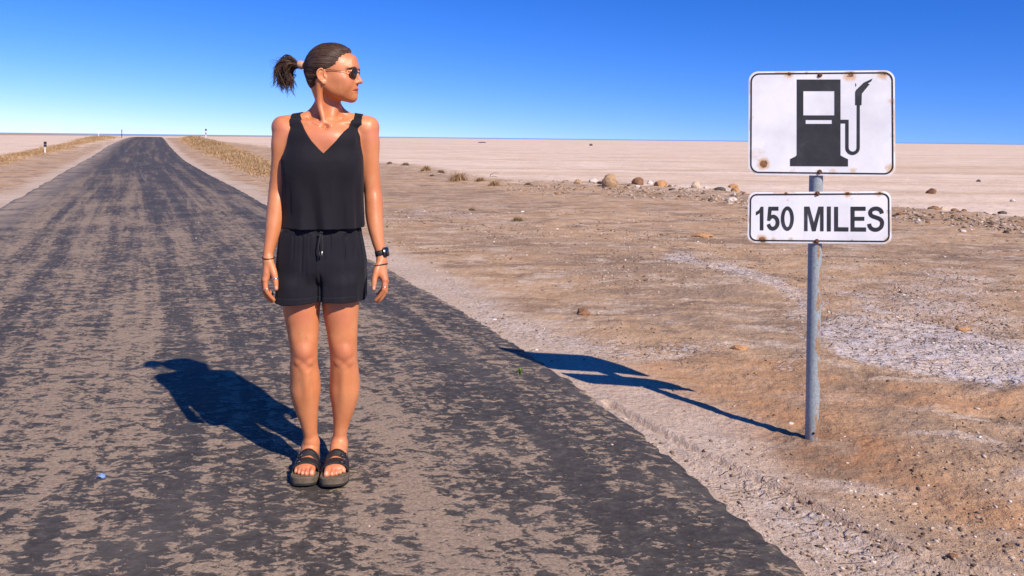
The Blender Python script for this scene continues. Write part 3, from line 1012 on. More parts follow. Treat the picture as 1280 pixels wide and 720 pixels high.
def build_person():
    root = empty('person', (PX0, PD, PZ0))
    tag(root, 'woman in a black sleeveless top and shorts standing on the road, looking sideways through sunglasses', 'person')
    f = Field((-.27, -.26, -0.01), (.27, .19, 1.76), VOX)
    torso_parts(f)
    torso_only = f.f.copy()
    leg_parts(f); arm_parts(f)
    for i in (0, 1): foot_parts(f, i)
    hand_parts(f)
    # keep the head in its own field first so its carving does not eat the neck
    g = Field((-.09, -.17, 1.36), (.20, .15, 1.76), VOX)
    ofs = np.round((g.lo - f.lo) / VOX).astype(int)
    # resample onto the same lattice
    g = Field(f.lo + ofs * VOX, f.lo + ofs * VOX + (g.n - 1) * VOX, VOX)
    head_parts(g)
    sl = tuple(slice(o, min(o + n, m)) for o, n, m in zip(ofs, g.n, f.n))
    a = f.f[sl]; d = g.f[tuple(slice(0, s.stop - s.start) for s in sl)]
    k = .014
    h = np.maximum(k - np.abs(a - d), 0) / k
    f.f[sl] = np.minimum(a, d) - h * h * k * .25
    V, Q = f.mesh(5)
    # lips and nails keep their own colour
    rel = (V - HO) @ HM.T
    lip = np.exp(-(((rel[:, 2] + .0487) / .0098) ** 2) ** 2) * np.exp(-((rel[:, 1]) / .023) ** 4) * (rel[:, 0] > .090)
    brow = 0 * lip
    for s in (-1, 1):
        wv = .0395 - 9.0 * np.maximum(np.abs(rel[:, 1]) - .034, 0) ** 2 - 1.5 * np.abs(np.abs(rel[:, 1]) - .034) ** 1.5
        brow = np.maximum(brow, np.exp(-((rel[:, 2] - wv) / .0035) ** 4) * sstep(.010, .016, rel[:, 1] * s) * (1 - sstep(.052, .060, rel[:, 1] * s)) * (rel[:, 0] > .06))
    nail = np.zeros(len(V))
    for i in (0, 1):
        for t, l, r in ((.0275, .236, .0085), (.0077, .235, .005), (-.0077, .229, .0048), (-.0214, .220, .0045), (-.0347, .208, .0042)):
            nail = np.maximum(nail, 1 - sstep(.75, 1.0, np.sqrt((((V - ft(i, l, FEET[i][2] * t, SOLE_H + .016)) / np.array([r, r * 1.15, .009])) ** 2).sum(1))))
    for mir in (0, 1):
        c = pp((345.0 if not mir else 812.3 - 345.0), 359.6, -.114)
        nail = np.maximum(nail, 1 - sstep(.75, 1.0, np.sqrt((((V - c) / np.array([.0055, .006, .0075])) ** 2).sum(1))))
    # weathered skin is redder on knees, knuckles, feet, cheeks
    n = NT('sunlit_skin')
    p = n.obj()
    sp = n.noise(p, 45, 4, 0.6); bl = n.noise(p, 9, 3, 0.5)
    col = n.ramp(bl, [(0.3, (0.51, 0.172, 0.064)), (0.7, (0.61, 0.232, 0.098))])
    col = n.mix(n.mrange(sp, 0.55, 0.72, 0, 0.35), col, (0.37, 0.135, 0.06))
    vein = n.mrange(n.noise(n.mapv(p, (1, 1, .3)), 22, 4, .6, 1.2), .54, .66, 0, .22)
    col = n.mix(vein, col, (0.66, 0.31, 0.16))
    mole = n.mrange(n.voro(p, 34), .035, .055, .55, 0)
    col = n.mix(n.math('MULTIPLY', mole, n.mrange(n.noise(p, 6), .52, .6)), col, (0.20, 0.075, 0.04))
    col = n.mix(n.attr('ruddy'), col, (0.50, 0.15, 0.08))
    col = n.mix(n.math('MULTIPLY', n.attr('lip'), 0.95), col, (0.40, 0.085, 0.07))
    col = n.mix(n.math('MULTIPLY', n.attr('nail'), .7), col, (0.66, 0.40, 0.30))
    col = n.mix(n.attr('brow'), col, (0.055, 0.03, 0.02))
    ruddy = np.zeros(len(V))
    for c, r in [(pp(377, 395, -.07), .05), (pp(427, 395, -.07), .05), (pp(351, 165, -.04), .04), (pp(466, 170, -.04), .04), (pp(379.5, 444, -.05), .045), (pp(429.8, 444, -.05), .045), (hd(.08, -.045, -.012), .03), (hd(.08, .045, -.012), .03), (hd(.127, 0, -.014), .014),  # thigh spots: warm light reflected into the shade, painted as redder skin
                 (pp(405, 170, -.08), .07), (pp(332, 356, -.07), .04), (pp(480, 356, -.07), .04), (ft(0, .2, 0, .04), .05), (ft(1, .2, 0, .04), .05)]:
        ruddy = np.maximum(ruddy, 0.60 * np.exp(-((V - c) ** 2).sum(1) / r ** 2))
    n.set(Base_Color=col, Roughness=n.mrange(sp, 0.2, 0.8, 0.36, 0.55), Normal=n.bump(n.math('ADD', n.noise(p, 200, 4, 0.7), n.math('MULTIPLY', n.noise(p, 30, 4, 0.6), 1.6)), 0.12, 0.006))
    n.b.inputs['Subsurface Weight'].default_value = 0.06
    n.b.inputs['Subsurface Radius'].default_value = (0.012, 0.004, 0.002)
    n.b.inputs['Subsurface Scale'].default_value = 0.6
    n.b.inputs['Specular IOR Level'].default_value = 0.48
    body = link('body', np_mesh('body', V, Q, True, {'lip': lip, 'brow': brow, 'ruddy': ruddy, 'nail': nail}), n.m, root)
    return root, f, torso_only, g


PERSON, BODY_F, TORSO_F, HEAD_F = build_person()


# ---------------------------------------------------------------- clothes
def cloth_mat(name, a, b, weave=900):
    n = NT(name)
    p = n.obj()
    big = n.noise(p, 7, 4, 0.55)
    col = n.ramp(big, [(0.3, a), (0.7, b)])
    wr = n.noise(n.mapv(p, (1, 1, .55)), 17, 4, 0.5, 0.6)
    h = n.math('ADD', n.math('MULTIPLY', wr, 1.0), n.math('MULTIPLY', n.noise(p, weave * .5, 2, 0.6), 0.05))
    n.set(Base_Color=col, Roughness=0.78, Normal=n.bump(h, 0.22, 0.012))
    n.b.inputs['Sheen Weight'].default_value = 0.06
    n.b.inputs['Sheen Roughness'].default_value = 0.5
    n.b.inputs['Specular IOR Level'].default_value = 0.20
    return n.m


def pxz(rows, dys=None):
    """(py, px) pairs -> function x(z); dys: how far in front of the mid plane the edge runs, by py"""
    dy = lambda y: np.interp(y, [p_[0] for p_ in dys], [p_[1] for p_ in dys]) if dys else 0.0
    P = np.array([pp(x, y, dy(y))[[2, 0]] for y, x in rows]); P = P[np.argsort(P[:, 0])]
    return lambda z: np.interp(z, P[:, 0], P[:, 1])


def ang_noise(x, y, z, cx, freq, zf, seed):
    th = np.arctan2(y, x - cx)
    th, zz = np.broadcast_arrays(th * freq, z * zf)
    return vnoise(th + 40, zz + 40, seed) - 0.5


def build_top():
    lo, hi = (-.25, -.22, .88), (.25, .20, 1.50)
    T = Field((-.27, -.26, -0.01), (.27, .19, 1.76), VOX)
    T.f = TORSO_F.copy()
    sl, x, y, z = T.axes(lo, hi, 0)
    _z = pp(404, 200)[2]
    body = T.f[sl] - (.0065 - .0028 * sstep(_z, _z + .06, z))
    rows = [row(142, 360, 452, .07, .01), row(165, 358, 454, .096, .0), row(182, 356.2, 453.8, .106, -.003), row(200, 357.4, 453.0, .116, -.012), row(212, 358.0, 453.0, .119, -.014),
            row(235, 358.0, 453.6, .119, -.014), row(262, 357.4, 455.2, .120, -.014), row(290, 356.6, 456.8, .122, -.014)]
    d = ring_fn(rows, 2.25)(x, y, z)
    zt = pp(404, 200)[2]; zb = pp(404, 283)[2]
    lowv = np.clip((zt - z) / (zt - zb), 0, 1)
    amp = .0095 * lowv ** .7
    fold = 1.9 * ang_noise(x + (z - 1.1) * .12, y, z, 0.0, 3.4, 1.2, 71) + .55 * ang_noise(x - (z - 1.1) * .10, y, z, 0.0, 6.5, 2.0, 73)
    tug = ang_noise(x, y, z, 0.0, 2.2, 9, 75) * .0035
    d = d + fold * amp * 1.6 + tug * (1 - 0.5 * lowv)
    k = .012
    h = np.maximum(k - np.abs(body - d), 0) / k
    upper = z > zt + .05
    d = np.where(upper, body, np.minimum(body, d) - h * h * k * .25)
    # blend between hugging the shoulders and hanging free
    w = sstep(zt - .005, zt + .085, z)
    rf = ring_fn(rows, 2.25)(x, y, z) + fold * amp * 1.6 + tug
    hk = np.maximum(.045 - np.abs(body - rf), 0) / .045
    free = np.minimum(body, rf) - hk * hk * .045 * .25 + .004
    d = free * (1 - w) + body * w
    shell = np.maximum(d, -(d + .0075))
    VD = [(130, .02), (143, .01), (152, -.03), (162, -.065), (176, -.088), (192, -.108)]
    # neckline: a V, in front and shallower behind
    zl = pxz([(130, 376.5), (144, 375.2), (160, 380.5), (176, 390.0), (187, 399.5), (191.5, 404.4), (194, 406), (230, 410)], VD)
    zr = pxz([(130, 442.0), (146, 443.0), (160, 435.0), (176, 421.0), (187, 409.5), (191.5, 404.6), (194, 403), (230, 399)], VD)
    vcut = np.minimum(x - zl(z), zr(z) - x) * .75          # >0 inside the V
    back = (y - SH * x) > 0.02
    zlb = pxz([(130, 376.5), (144, 376.0), (158, 392.0), (164, 404.4), (168, 408), (230, 410)])
    zrb = pxz([(130, 442.0), (146, 442.0), (158, 420.0), (164, 404.6), (168, 401), (230, 399)])
    vb = np.minimum(x - zlb(z), zrb(z) - x) * .75
    vcut = np.where(back, vb, vcut)
    shell = np.maximum(shell, vcut)
    # armholes
    AD = [(130, .02), (145, .01), (156, -.03), (170, -.06), (190, -.06), (206, 0)]
    al = pxz([(120, 366.0), (145, 364.6), (160, 362.2), (175, 359.5), (188, 356.6), (199, 352.0), (206, 335.0), (230, 300.0)], AD)
    ar = pxz([(120, 452.0), (147, 453.2), (160, 453.4), (175, 453.2), (190, 452.6), (200, 455.5), (207, 470.0), (230, 510.0)], AD)
    shell = np.maximum(shell, np.maximum(al(z) - x, x - ar(z)) * .9)
    zhem = zb + .004 * ang_noise(x, y, z, 0, 2.4, 0.01, 77)
    shell = np.maximum(shell, zhem - z)
    f = Field(T.lo + np.array([s.start for s in sl]) * VOX, T.lo + np.array([s.stop - 1 for s in sl]) * VOX, VOX)
    f.f = np.pad(shell.astype(np.float32)[1:-1, 1:-1, 1:-1], 1, constant_values=.05)
    V, Q = f.mesh(4)
    link('tank_top', np_mesh('tank_top', V, Q), cloth_mat('black_top_fabric', (0.0060, 0.0050, 0.0085), (0.0105, 0.0088, 0.0130)), PERSON)


def build_shorts():
    lo, hi = (-.24, -.20, .60), (.24, .20, 1.02)
    f = Field(lo, hi, VOX)
    sl, x, y, z = f.axes(lo, hi, 0)
    rows = [row(276, 357, 449, .100, -.003), row(284, 354.2, 450.2, .106, -.004), row(292, 352.2, 451.5, .112, -.004), row(310, 349.2, 455.2, .118, 0), row(325, 347.4, 458.0, .122, .003), row(341, 347.5, 457.8, .121, .005),
            row(358, 347.4, 457.6, .118, .004), row(390, 347, 457.8, .116, .002)]
    hip = ring_fn(rows, 2.5)(x, y, z)
    legs = None
    for l, r_, lt, rt in ((347.4, 406.5, 351, 410), (398.5, 457.4, 394, 455)):
        rr = [row(300, lt, rt, .108), row(345, l + .5, r_ + .6, .118), row(373, l, r_, .117), row(400, l - .2, r_, .117)]
        q = ring_fn(rr, 2.3)(x, y, z)
        legs = q if legs is None else np.minimum(legs, q)
    zc = pp(401, 349)[2]
    w = sstep(zc - .012, zc + .05, z)
    d = hip * w + legs * (1 - w)
    zw = pp(403, 283)[2]; zh = pp(403, 373.4)[2]
    fall = np.clip((zw - z) / (zw - zh), 0, 1)
    env = np.exp(-fall * 2.0) * sstep(0.0, .06, fall) + .25 * fall
    th = np.arctan2(y, x - .0)
    g1 = ang_noise(x, y, z, 0, 11.0, .8, 81); g2 = ang_noise(x, y, z, 0, 5.0, 2.0, 83)
    g3 = ang_noise(x, y, z, .0, 1.9, 7.0, 85)
    d = d + .008 * g1 * env + .010 * g2 * (.35 + .5 * fall) + .006 * g3 * fall
    # two deep pleats falling from the waistband, a crease into the crotch
    for px, depth, top, bot, wd in ((376.5, .0065, 288, 345, .0055), (429.0, .0065, 288, 335, .0055), (386, .004, 288, 325, .004), (365, .004, 288, 330, .004), (441, .003, 290, 330, .004), (412, .0035, 288, 318, .004)):
        c = pp(px, 310, -.12)[0]; zt = pp(px, top)[2]; zb = pp(px, bot)[2]
        e = sstep(zb, zb + .07, z) * (1 - sstep(zt - .012, zt, z))
        d = d + np.where(y < SH * x, depth * np.exp(-((x - c - .02 * (z - zt)) / wd) ** 2) * e, 0)
    c = pp(400.0, 350, -.10)[0]
    d = d + .008 * np.exp(-((x - c) / .006) ** 2) * (1 - sstep(pp(401, 345)[2], pp(401, 330)[2], z)) * np.where(y < SH * x, 1, .6)
    d = d - .0007 * (z < zh + .024) + .0008 * np.exp(-((z - zh - .025) / .002) ** 2)
    shell = np.maximum(d, -(d + .0075))
    hem = zh + .006 * ang_noise(x, y, z, 0, 1.7, .01, 87)
    shell = np.maximum(shell, np.maximum(hem - z, z - zw))
    # turned hem and waistband
    f.f = np.pad(shell.astype(np.float32)[1:-1, 1:-1, 1:-1], 1, constant_values=.05)
    V, Q = f.mesh(4)
    sh = link('shorts', np_mesh('shorts', V, Q), cloth_mat('black_shorts_fabric', (0.0062, 0.0056, 0.0095), (0.0115, 0.0102, 0.0155)), PERSON)
    # drawstring
    cord = simple('dark_cord', (0.03, 0.028, 0.03), .8)
    tip = simple('metal_cord_end', (0.62, 0.58, 0.5), .35, .8)
    o = -.128
    lines = [(catmull([pp(400.5, 290.5, o + .003), pp(399.6, 298, o - .004), pp(398.2, 309, o - .006), pp(398.9, 317, o - .005)]), .0019),
             (catmull([pp(402.2, 290.5, o + .003), pp(402.6, 297, o - .004), pp(403.4, 307, o - .006), pp(402.6, 316, o - .006)]), .0019),
             (catmull([pp(399.2, 291.5, o), pp(401.3, 290.0, o - .002), pp(403.2, 291.5, o)]), .0024)]
    ds = link('drawstring', tubes('drawstring', lines, 6), cord, sh)
    link('cord_tip', tubes('cord_tip', [([pp(402.6, 314, o - .006), pp(402.2, 319.5, o - .006)], .0028)], 8), tip, sh)
    link('cord_tip', tubes('cord_tip', [([pp(398.9, 315, o - .005), pp(399.4, 321, o - .005)], .0028)], 8), cord, sh)


# ---------------------------------------------------------------- hair
TIE = hd(-.098, .0, .050)


def hair_mat():
    n = NT('dark_brown_hair')
    s = n.attr('strand', 'Vector')
    st = n.noise(n.mapv(s, (1, 1, 1)), 1.0, 4, 0.65)
    col = n.ramp(st, [(0.25, (0.012, 0.007, 0.005)), (0.46, (0.040, 0.021, 0.013)), (0.62, (0.10, 0.048, 0.027)), (0.80, (0.20, 0.10, 0.056))])
    n.set(Base_Color=col, Roughness=0.5, Normal=n.bump(st, 0.6, 0.006))
    n.b.inputs['Specular IOR Level'].default_value = 0.3
    n.b.inputs['Anisotropic'].default_value = 0.4
    return n.m


def build_hair():
    m = hair_mat()
    sl, x, y, z = HEAD_F.axes(HEAD_F.lo, HEAD_F.lo + (HEAD_F.n - 1) * VOX, 0)
    x, y, z = np.broadcast_arrays(x, y, z)
    P = np.stack([x - HO[0], y - HO[1], z - HO[2]], -1)
    u = P @ HU; v = P @ HV; w = P @ HW
    # smooth skull without ears or face
    def E(c, r):
        q = [(u - c[0]) / r[0], (v - c[1]) / r[1], (w - c[2]) / r[2]]
        k0 = np.sqrt(sum(a * a for a in q)); k1 = np.sqrt(sum((a / b) ** 2 for a, b in zip(q, r))) + 1e-9
        return k0 * (k0 - 1) / k1
    def smin(a, b, k):
        h = np.maximum(k - np.abs(a - b), 0) / k
        return np.minimum(a, b) - h * h * k * .25
    sk = smin(smin(E((.004, 0, .046), (.0925, .074, .083)), E((.048, 0, .02), (.060, .064, .080)), .03), E((.097, 0, .055), (.012, .034, .030)), .025)
    sk = smin(sk, E((-.045, 0, -.005), (.042, .052, .050)), .03)     # hair gathered over the nape
    line = np.interp(w, [-.07, -.05, -.02, .010, .026, .036, .05, .068, .08, .09, .10, .108, .13], [-.062, -.040, -.030, -.028, -.012, .028, .044, .053, .060, .072, .091, .12, .2])
    dist = (line - u) * .7
    wisp = (vnoise(w * 160 + 9, v * 90, 91) - .5) * .004
    dist = dist + wisp
    low = w + .052 + (u + .06) * .9                     # hair stops at the nape
    dist = np.minimum(dist, low * .7)
    thick = .0012 + .0088 * sstep(0, .045, dist)
    rr = np.sqrt(v ** 2 + (w - .050) ** 2) + 1e-6
    phi = np.arctan2(w - .050, v)
    ridge = (vnoise(phi * 15 + 60, (u + .1) * 7, 93) - .5) * .0034 + (vnoise(phi * 42 + 60, (u + .1) * 10, 95) - .5) * .0016
    d = np.maximum(sk - thick - ridge * sstep(0, .02, dist), -dist)
    # bulge where it is gathered
    d = smin(d, np.sqrt((u + .098) ** 2 + v ** 2 + (w - .05) ** 2) - .018, .02)
    f = Field(HEAD_F.lo, HEAD_F.lo + (HEAD_F.n - 1) * VOX, VOX)
    f.f = np.pad(d.astype(np.float32)[1:-1, 1:-1, 1:-1], 1, constant_values=.05)
    V, Q = f.mesh(1)
    rel = (V - HO) @ HM.T
    rel2 = rel - np.array([-.098, 0, .050])
    ph = np.arctan2(rel2[:, 2], rel2[:, 1])
    st = np.stack([np.cos(ph) * 17, np.sin(ph) * 17, rel2[:, 0] * 9], 1)
    rn = np.random.default_rng(12)
    cmb = np.minimum(f.f, HEAD_F.f[:f.f.shape[0], :f.f.shape[1], :f.f.shape[2]] - .0003)
    us = np.linspace(.116, -.094, 26)
    ns = 1500
    phs = rn.uniform(0, 6.283, ns); start = np.where(rn.random(ns) < .55, rn.integers(0, 9, ns), rn.integers(0, 16, ns))
    sv, sq, ss = [], [], []; base = len(V)
    rads = np.arange(.125, .008, -.0012)
    for p_, s0 in zip(phs, start):
        pts = []
        dirv = HV * math.cos(p_) + HW * math.sin(p_)
        wob = rn.normal(0, .035); ph0 = rn.uniform(0, 6)
        for u_ in us[s0:]:
            a_ = p_ + wob * math.sin((u_ + .1) * 16 + ph0) * min(1, (u_ + .1) * 12)
            dirv = HV * math.cos(a_) + HW * math.sin(a_)
            c_ = HO + HU * u_ + HW * .050
            q_ = c_[None] + dirv[None] * rads[:, None]
            ii = np.round((q_ - f.lo) / f.h).astype(int)
            okk = ((ii >= 0) & (ii < np.array(f.f.shape))).all(1)
            ii = np.clip(ii, 0, np.array(f.f.shape) - 1)
            hit = np.nonzero(okk & (cmb[ii[:, 0], ii[:, 1], ii[:, 2]] < 0))[0]
            hair_here = len(hit) > 0 and f.f[ii[hit[0], 0], ii[hit[0], 1], ii[hit[0], 2]] < .0045
            if not len(hit) or hit[0] == 0 or not (hair_here or rn.random() < .0):
                if len(pts) > 2: break
                pts = []; continue
            pts.append(c_ + dirv * (rads[hit[0]] + .0006 + .0012 * abs(math.sin(ph0 * 7 + u_ * 25)) * rn.random() ** 2))
        if len(pts) < 4: continue
        pts = np.array(pts)
        pts[1:-1] = (pts[:-2] + pts[1:-1] * 2 + pts[2:]) / 4; pts[1:-1] = (pts[:-2] + pts[1:-1] * 2 + pts[2:]) / 4
        tg = np.gradient(pts, axis=0); nr = pts - (HO + HW * .03); sd2 = np.cross(tg, nr); sd2 /= np.linalg.norm(sd2, axis=1)[:, None] + 1e-9
        wd2 = rn.uniform(.0005, .0012) * np.interp(np.linspace(0, 1, len(pts)), [0, .2, 1], [.2, 1, 1])[:, None]
        nr /= np.linalg.norm(nr, axis=1)[:, None]
        ring = np.stack([pts - sd2 * wd2, pts + nr * wd2 * .8, pts + sd2 * wd2], 1)
        sv.append(ring.reshape(-1, 3)); m_ = len(pts)
        for k_ in range(m_ - 1):
            for j_ in (0, 1):
                o_ = base + k_ * 3 + j_
                sq.append((o_, o_ + 3, o_ + 4, o_ + 1))
        sx = rn.uniform(0, 60)
        ss.append(np.stack([np.full(m_ * 3, sx), np.repeat(np.linspace(0, 2, m_), 3), np.zeros(m_ * 3)], 1)); base += m_ * 3
    V = np.concatenate([V] + sv); Q = np.concatenate([Q, np.array(sq)]); st = np.concatenate([st] + ss)
    hair = link('hair', np_mesh('hair', V, Q, True, {'strand': st}), m, PERSON)
    # hair tie
    tie = simple('peach_hair_tie', (0.50, 0.28, 0.17), .8, bump=.4, scale=120)
    bm = bmesh.new()
    ring = []
    ax0 = np.array(TIE) - HU * .004; ax1 = ax0 - HU * .028 + HW * .003
    for i in range(7):
        c = ax0 + (ax1 - ax0) * i / 6
        rad = .0135 + .0035 * math.sin(math.pi * i / 6) + (.0006 if i % 2 else 0)
        ring.append([bm.verts.new(c + (HV * math.cos(a) + HW * math.sin(a)) * rad * (1 + .03 * math.sin(a * 9 + i))) for a in np.arange(24) / 24 * 2 * math.pi])
    for a, b in zip(ring[:-1], ring[1:]):
        for j in range(24): bm.faces.new((a[j], a[(j + 1) % 24], b[(j + 1) % 24], b[j]))
    bm.faces.new(ring[0][::-1]); bm.faces.new(ring[-1])
    link('hair_tie', bm_mesh('hair_tie', bm), tie, hair)
    # ponytail: locks that spring back from the tie, arch over and fall
    rnd = random.Random(5)
    lines = []; sid = []
    T0 = np.array(TIE) - HU * .030
    D0 = 0.01
    for lock in range(74):
        a = rnd.uniform(0, 2 * math.pi); q = math.sqrt(rnd.random())
        o = (HV * math.cos(a) + HW * math.sin(a)) * .0115 * q
        out = rnd.uniform(0.15, 1.0) ** .8            # how far the lock springs back
        sp = (HV * math.cos(a)) * .032 * q
        up = .006 + .012 * out * (0.4 + math.sin(a) * q * .6)
        L = rnd.uniform(.058, .128)
        wild = rnd.random() < .16
        p0 = T0 + o
        p1 = T0 - HU * (.014 + .030 * out) + o * 1.9 + HW * up + sp * .5
        p2 = T0 - HU * (.018 + .064 * out) + sp * 1.0 + HV * rnd.gauss(0, .004) + HW * (up - .026 - .012 * (1 - out)) + o
        p3 = T0 - HU * (.014 + .052 * out + rnd.uniform(-.014, .016)) + sp * 1.3 - HW * (L * rnd.uniform(.50, .78))
        p4 = p3 - HW * (L * .34 * (1.0 - .4 * out)) + HU * rnd.uniform(-.014, .018) + HV * rnd.uniform(-.010, .010)
        if wild: p3 = p3 - HU * .012; p4 = p3 - HU * rnd.uniform(.010, .024) - HW * rnd.uniform(-.004, .012)
        tone = rnd.uniform(0, 60)
        for i in range(10):
            w_ = [np.array([rnd.gauss(0, 1) for _ in range(3)]) for _ in range(4)]
            pts = catmull([p0 + w_[0] * .001, p1 + w_[1] * .0026, p2 + w_[2] * .0034, p3 + w_[3] * .0026, p4 + (w_[3] + w_[1]) * .0020], 5)
            cut = rnd.randint(0, 4)
            pts = pts[:len(pts) - cut] if cut else pts
            r0 = rnd.uniform(.0006, .0013)
            lines.append((pts, r0 * np.interp(np.linspace(0, 1, len(pts)), [0, .3, .7, 1], [1.1, 1.0, .75, .12]))); sid.append(tone + rnd.uniform(0, .5))
    for i in range(70):                               # fly-away hairs
        a = rnd.uniform(0, 2 * math.pi)
        e = T0 - HU * rnd.uniform(.05, .10) + HW * rnd.uniform(-.07, .03) + HV * rnd.uniform(-.03, .03)
        mid = T0 - HU * rnd.uniform(.03, .055) + HW * rnd.uniform(.005, .022)
        pts = catmull([T0, mid, e, e - HW * rnd.uniform(.004, .02) - HU * rnd.uniform(0, .016)], 5)
        lines.append((pts, np.linspace(.0008, .0003, len(pts)))); sid.append(rnd.uniform(0, 60))
    me = tubes('ponytail', lines, 5)
    st = np.zeros((len(me.vertices), 3), np.float32); k = 0
    for (pts, _), s in zip(lines, sid):
        c = len(pts) * 5 + 2
        st[k:k + c, 0] = s; st[k:k + c, 1] = np.linspace(0, 2.0, c); k += c
    a = me.attributes.new('strand', 'FLOAT_VECTOR', 'POINT'); a.data.foreach_set('vector', st.ravel())
    link('ponytail', me, m, hair)

# ---------------------------------------------------------------- sunglasses, jewellery, watch
def build_glasses():
    metal = simple('thin_gold_wire', (0.30, 0.19, 0.11), .3, 1.0)
    n = NT('dark_brown_lens'); p = n.obj()
    n.set(Base_Color=(0.040, 0.022, 0.018), Roughness=0.06)
    n.b.inputs['Specular IOR Level'].default_value = 0.7
    n.b.inputs['Coat Weight'].default_value = 0.6
    n.b.inputs['Coat Roughness'].default_value = 0.03
    gl = empty('sunglasses', HO); gl.parent = PERSON
    H = HO
    lines = []
    for s in (-1, 1):
        # pear-shaped aviator lens, wrapped round the face
        pts = []
        for a in np.arange(36) / 36 * 2 * math.pi:
            cu, cw = math.cos(a), math.sin(a)
            rx = .0235 * (1 - .10 * cw * cu); rz = .0210 * (1.0 + .06 * cu)
            lv = s * (.0345 + rx * cu); lw = .0165 + rz * cw - .0022 * cu
            lu = .1165 - 5.2 * (abs(lv) - .008) ** 2 - 2.0 * (lw - .017) ** 2 + .06 * (lw - .017)
            pts.append(hd(lu, lv, lw))
        pts = np.array(pts)
        lines.append((np.vstack([pts, pts[:2]]), .0011))
        bm = bmesh.new()
        c = pts.mean(0) + HU * .0025
        outer = [bm.verts.new(q - H) for q in pts]
        inner = [bm.verts.new((q * .55 + c * .45) + HU * .0008 - H) for q in pts]
        cv = bm.verts.new(c - H)
        for j in range(36):
            k = (j + 1) % 36
            bm.faces.new((outer[j], outer[k], inner[k], inner[j])); bm.faces.new((inner[j], inner[k], cv))
        bmesh.ops.solidify(bm, geom=bm.faces[:], thickness=.0012)
        bmesh.ops.recalc_face_normals(bm, faces=bm.faces[:])
        link('lens', bm_mesh('lens', bm), n.m, gl)
        hinge = hd(.098, s * .061, .0205)
        lines.append((catmull([pts[2 if s > 0 else 2], hd(.100, s * .0605, .0215), hinge]), .0011))
        tl = [(catmull([hinge, hd(.060, s * .0735, .0235), hd(.022, s * .0775, .0275), hd(.000, s * .0790, .029), hd(-.016, s * .0780, .022), hd(-.024, s * .0765, .006)]), .0012)]
        link('temple_arm', tubes('temple_arm', [(p_ - H, r_) for p_, r_ in tl], 7), metal, gl)
        # nose pad stalk
        lines.append((catmull([hd(.115, s * .010, .012), hd(.108, s * .0105, .006), hd(.107, s * .0095, .001)]), .0008))
    lines.append((catmull([hd(.1165, -.0115, .0200), hd(.120, 0, .0235), hd(.1165, .0115, .0200)]), .0011))
    lines.append((catmull([hd(.1150, -.0180, .0345), hd(.119, 0, .0355), hd(.1150, .0180, .0345)]), .0010))
    link('frame', tubes('frame', [(np.asarray(p_) - H, r_) for p_, r_ in lines], 7), metal, gl)


def body_d(p):
    q = (np.asarray(p) - BODY_F.lo) / BODY_F.h
    i = np.clip(q.astype(int), 0, np.array(BODY_F.f.shape) - 2); t = q - i
    s = 0
    for a in (0, 1):
        for b in (0, 1):
            for c in (0, 1):
                s += BODY_F.f[i[0] + a, i[1] + b, i[2] + c] * (t[0] if a else 1 - t[0]) * (t[1] if b else 1 - t[1]) * (t[2] if c else 1 - t[2])
    return float(s)


def hug(c, axis, off, n=40, rmax=.06):
    """closed loop lying on the skin round a limb"""
    axis = np.asarray(axis, float); axis /= np.linalg.norm(axis)
    a = np.cross(axis, [0, 1, 0]); a /= np.linalg.norm(a); b = np.cross(axis, a)
    out = []
    for t in np.arange(n) / n * 2 * np.pi:
        d = a * math.cos(t) + b * math.sin(t)
        r = .004
        while r < rmax and body_d(c + d * r) < 0: r += .0008
        out.append(r)
    r = np.array(out)
    for _ in range(2): r = (np.roll(r, 1) + r + np.roll(r, -1)) / 3
    return [c + (a * math.cos(t) + b * math.sin(t)) * (q + off) for t, q in zip(np.arange(n) / n * 2 * np.pi, r)]


def band(name, c, axis, width, off, thick, mat, parent):
    """flat strap round a limb"""
    axis = np.asarray(axis, float); axis /= np.linalg.norm(axis)
    rings = [hug(c + axis * width * k, axis, off) for k in (-.5, 0, .5)]
    bm = bmesh.new()
    vs = []
    for r in rings: vs.append([bm.verts.new(q) for q in r])
    n = len(vs[0])
    for A, B in zip(vs[:-1], vs[1:]):
        for j in range(n): bm.faces.new((A[j], A[(j + 1) % n], B[(j + 1) % n], B[j]))
    bmesh.ops.recalc_face_normals(bm, faces=bm.faces[:])
    bmesh.ops.solidify(bm, geom=bm.faces[:], thickness=thick)
    bmesh.ops.recalc_face_normals(bm, faces=bm.faces[:])
    return link(name, bm_mesh(name, bm), mat, parent)


def loop_tube(name, loop, r, mat, parent):
    L = np.array(loop); L = np.vstack([L, L[:2]])
    return link(name, tubes(name, [(L, r)], 8), mat, parent)


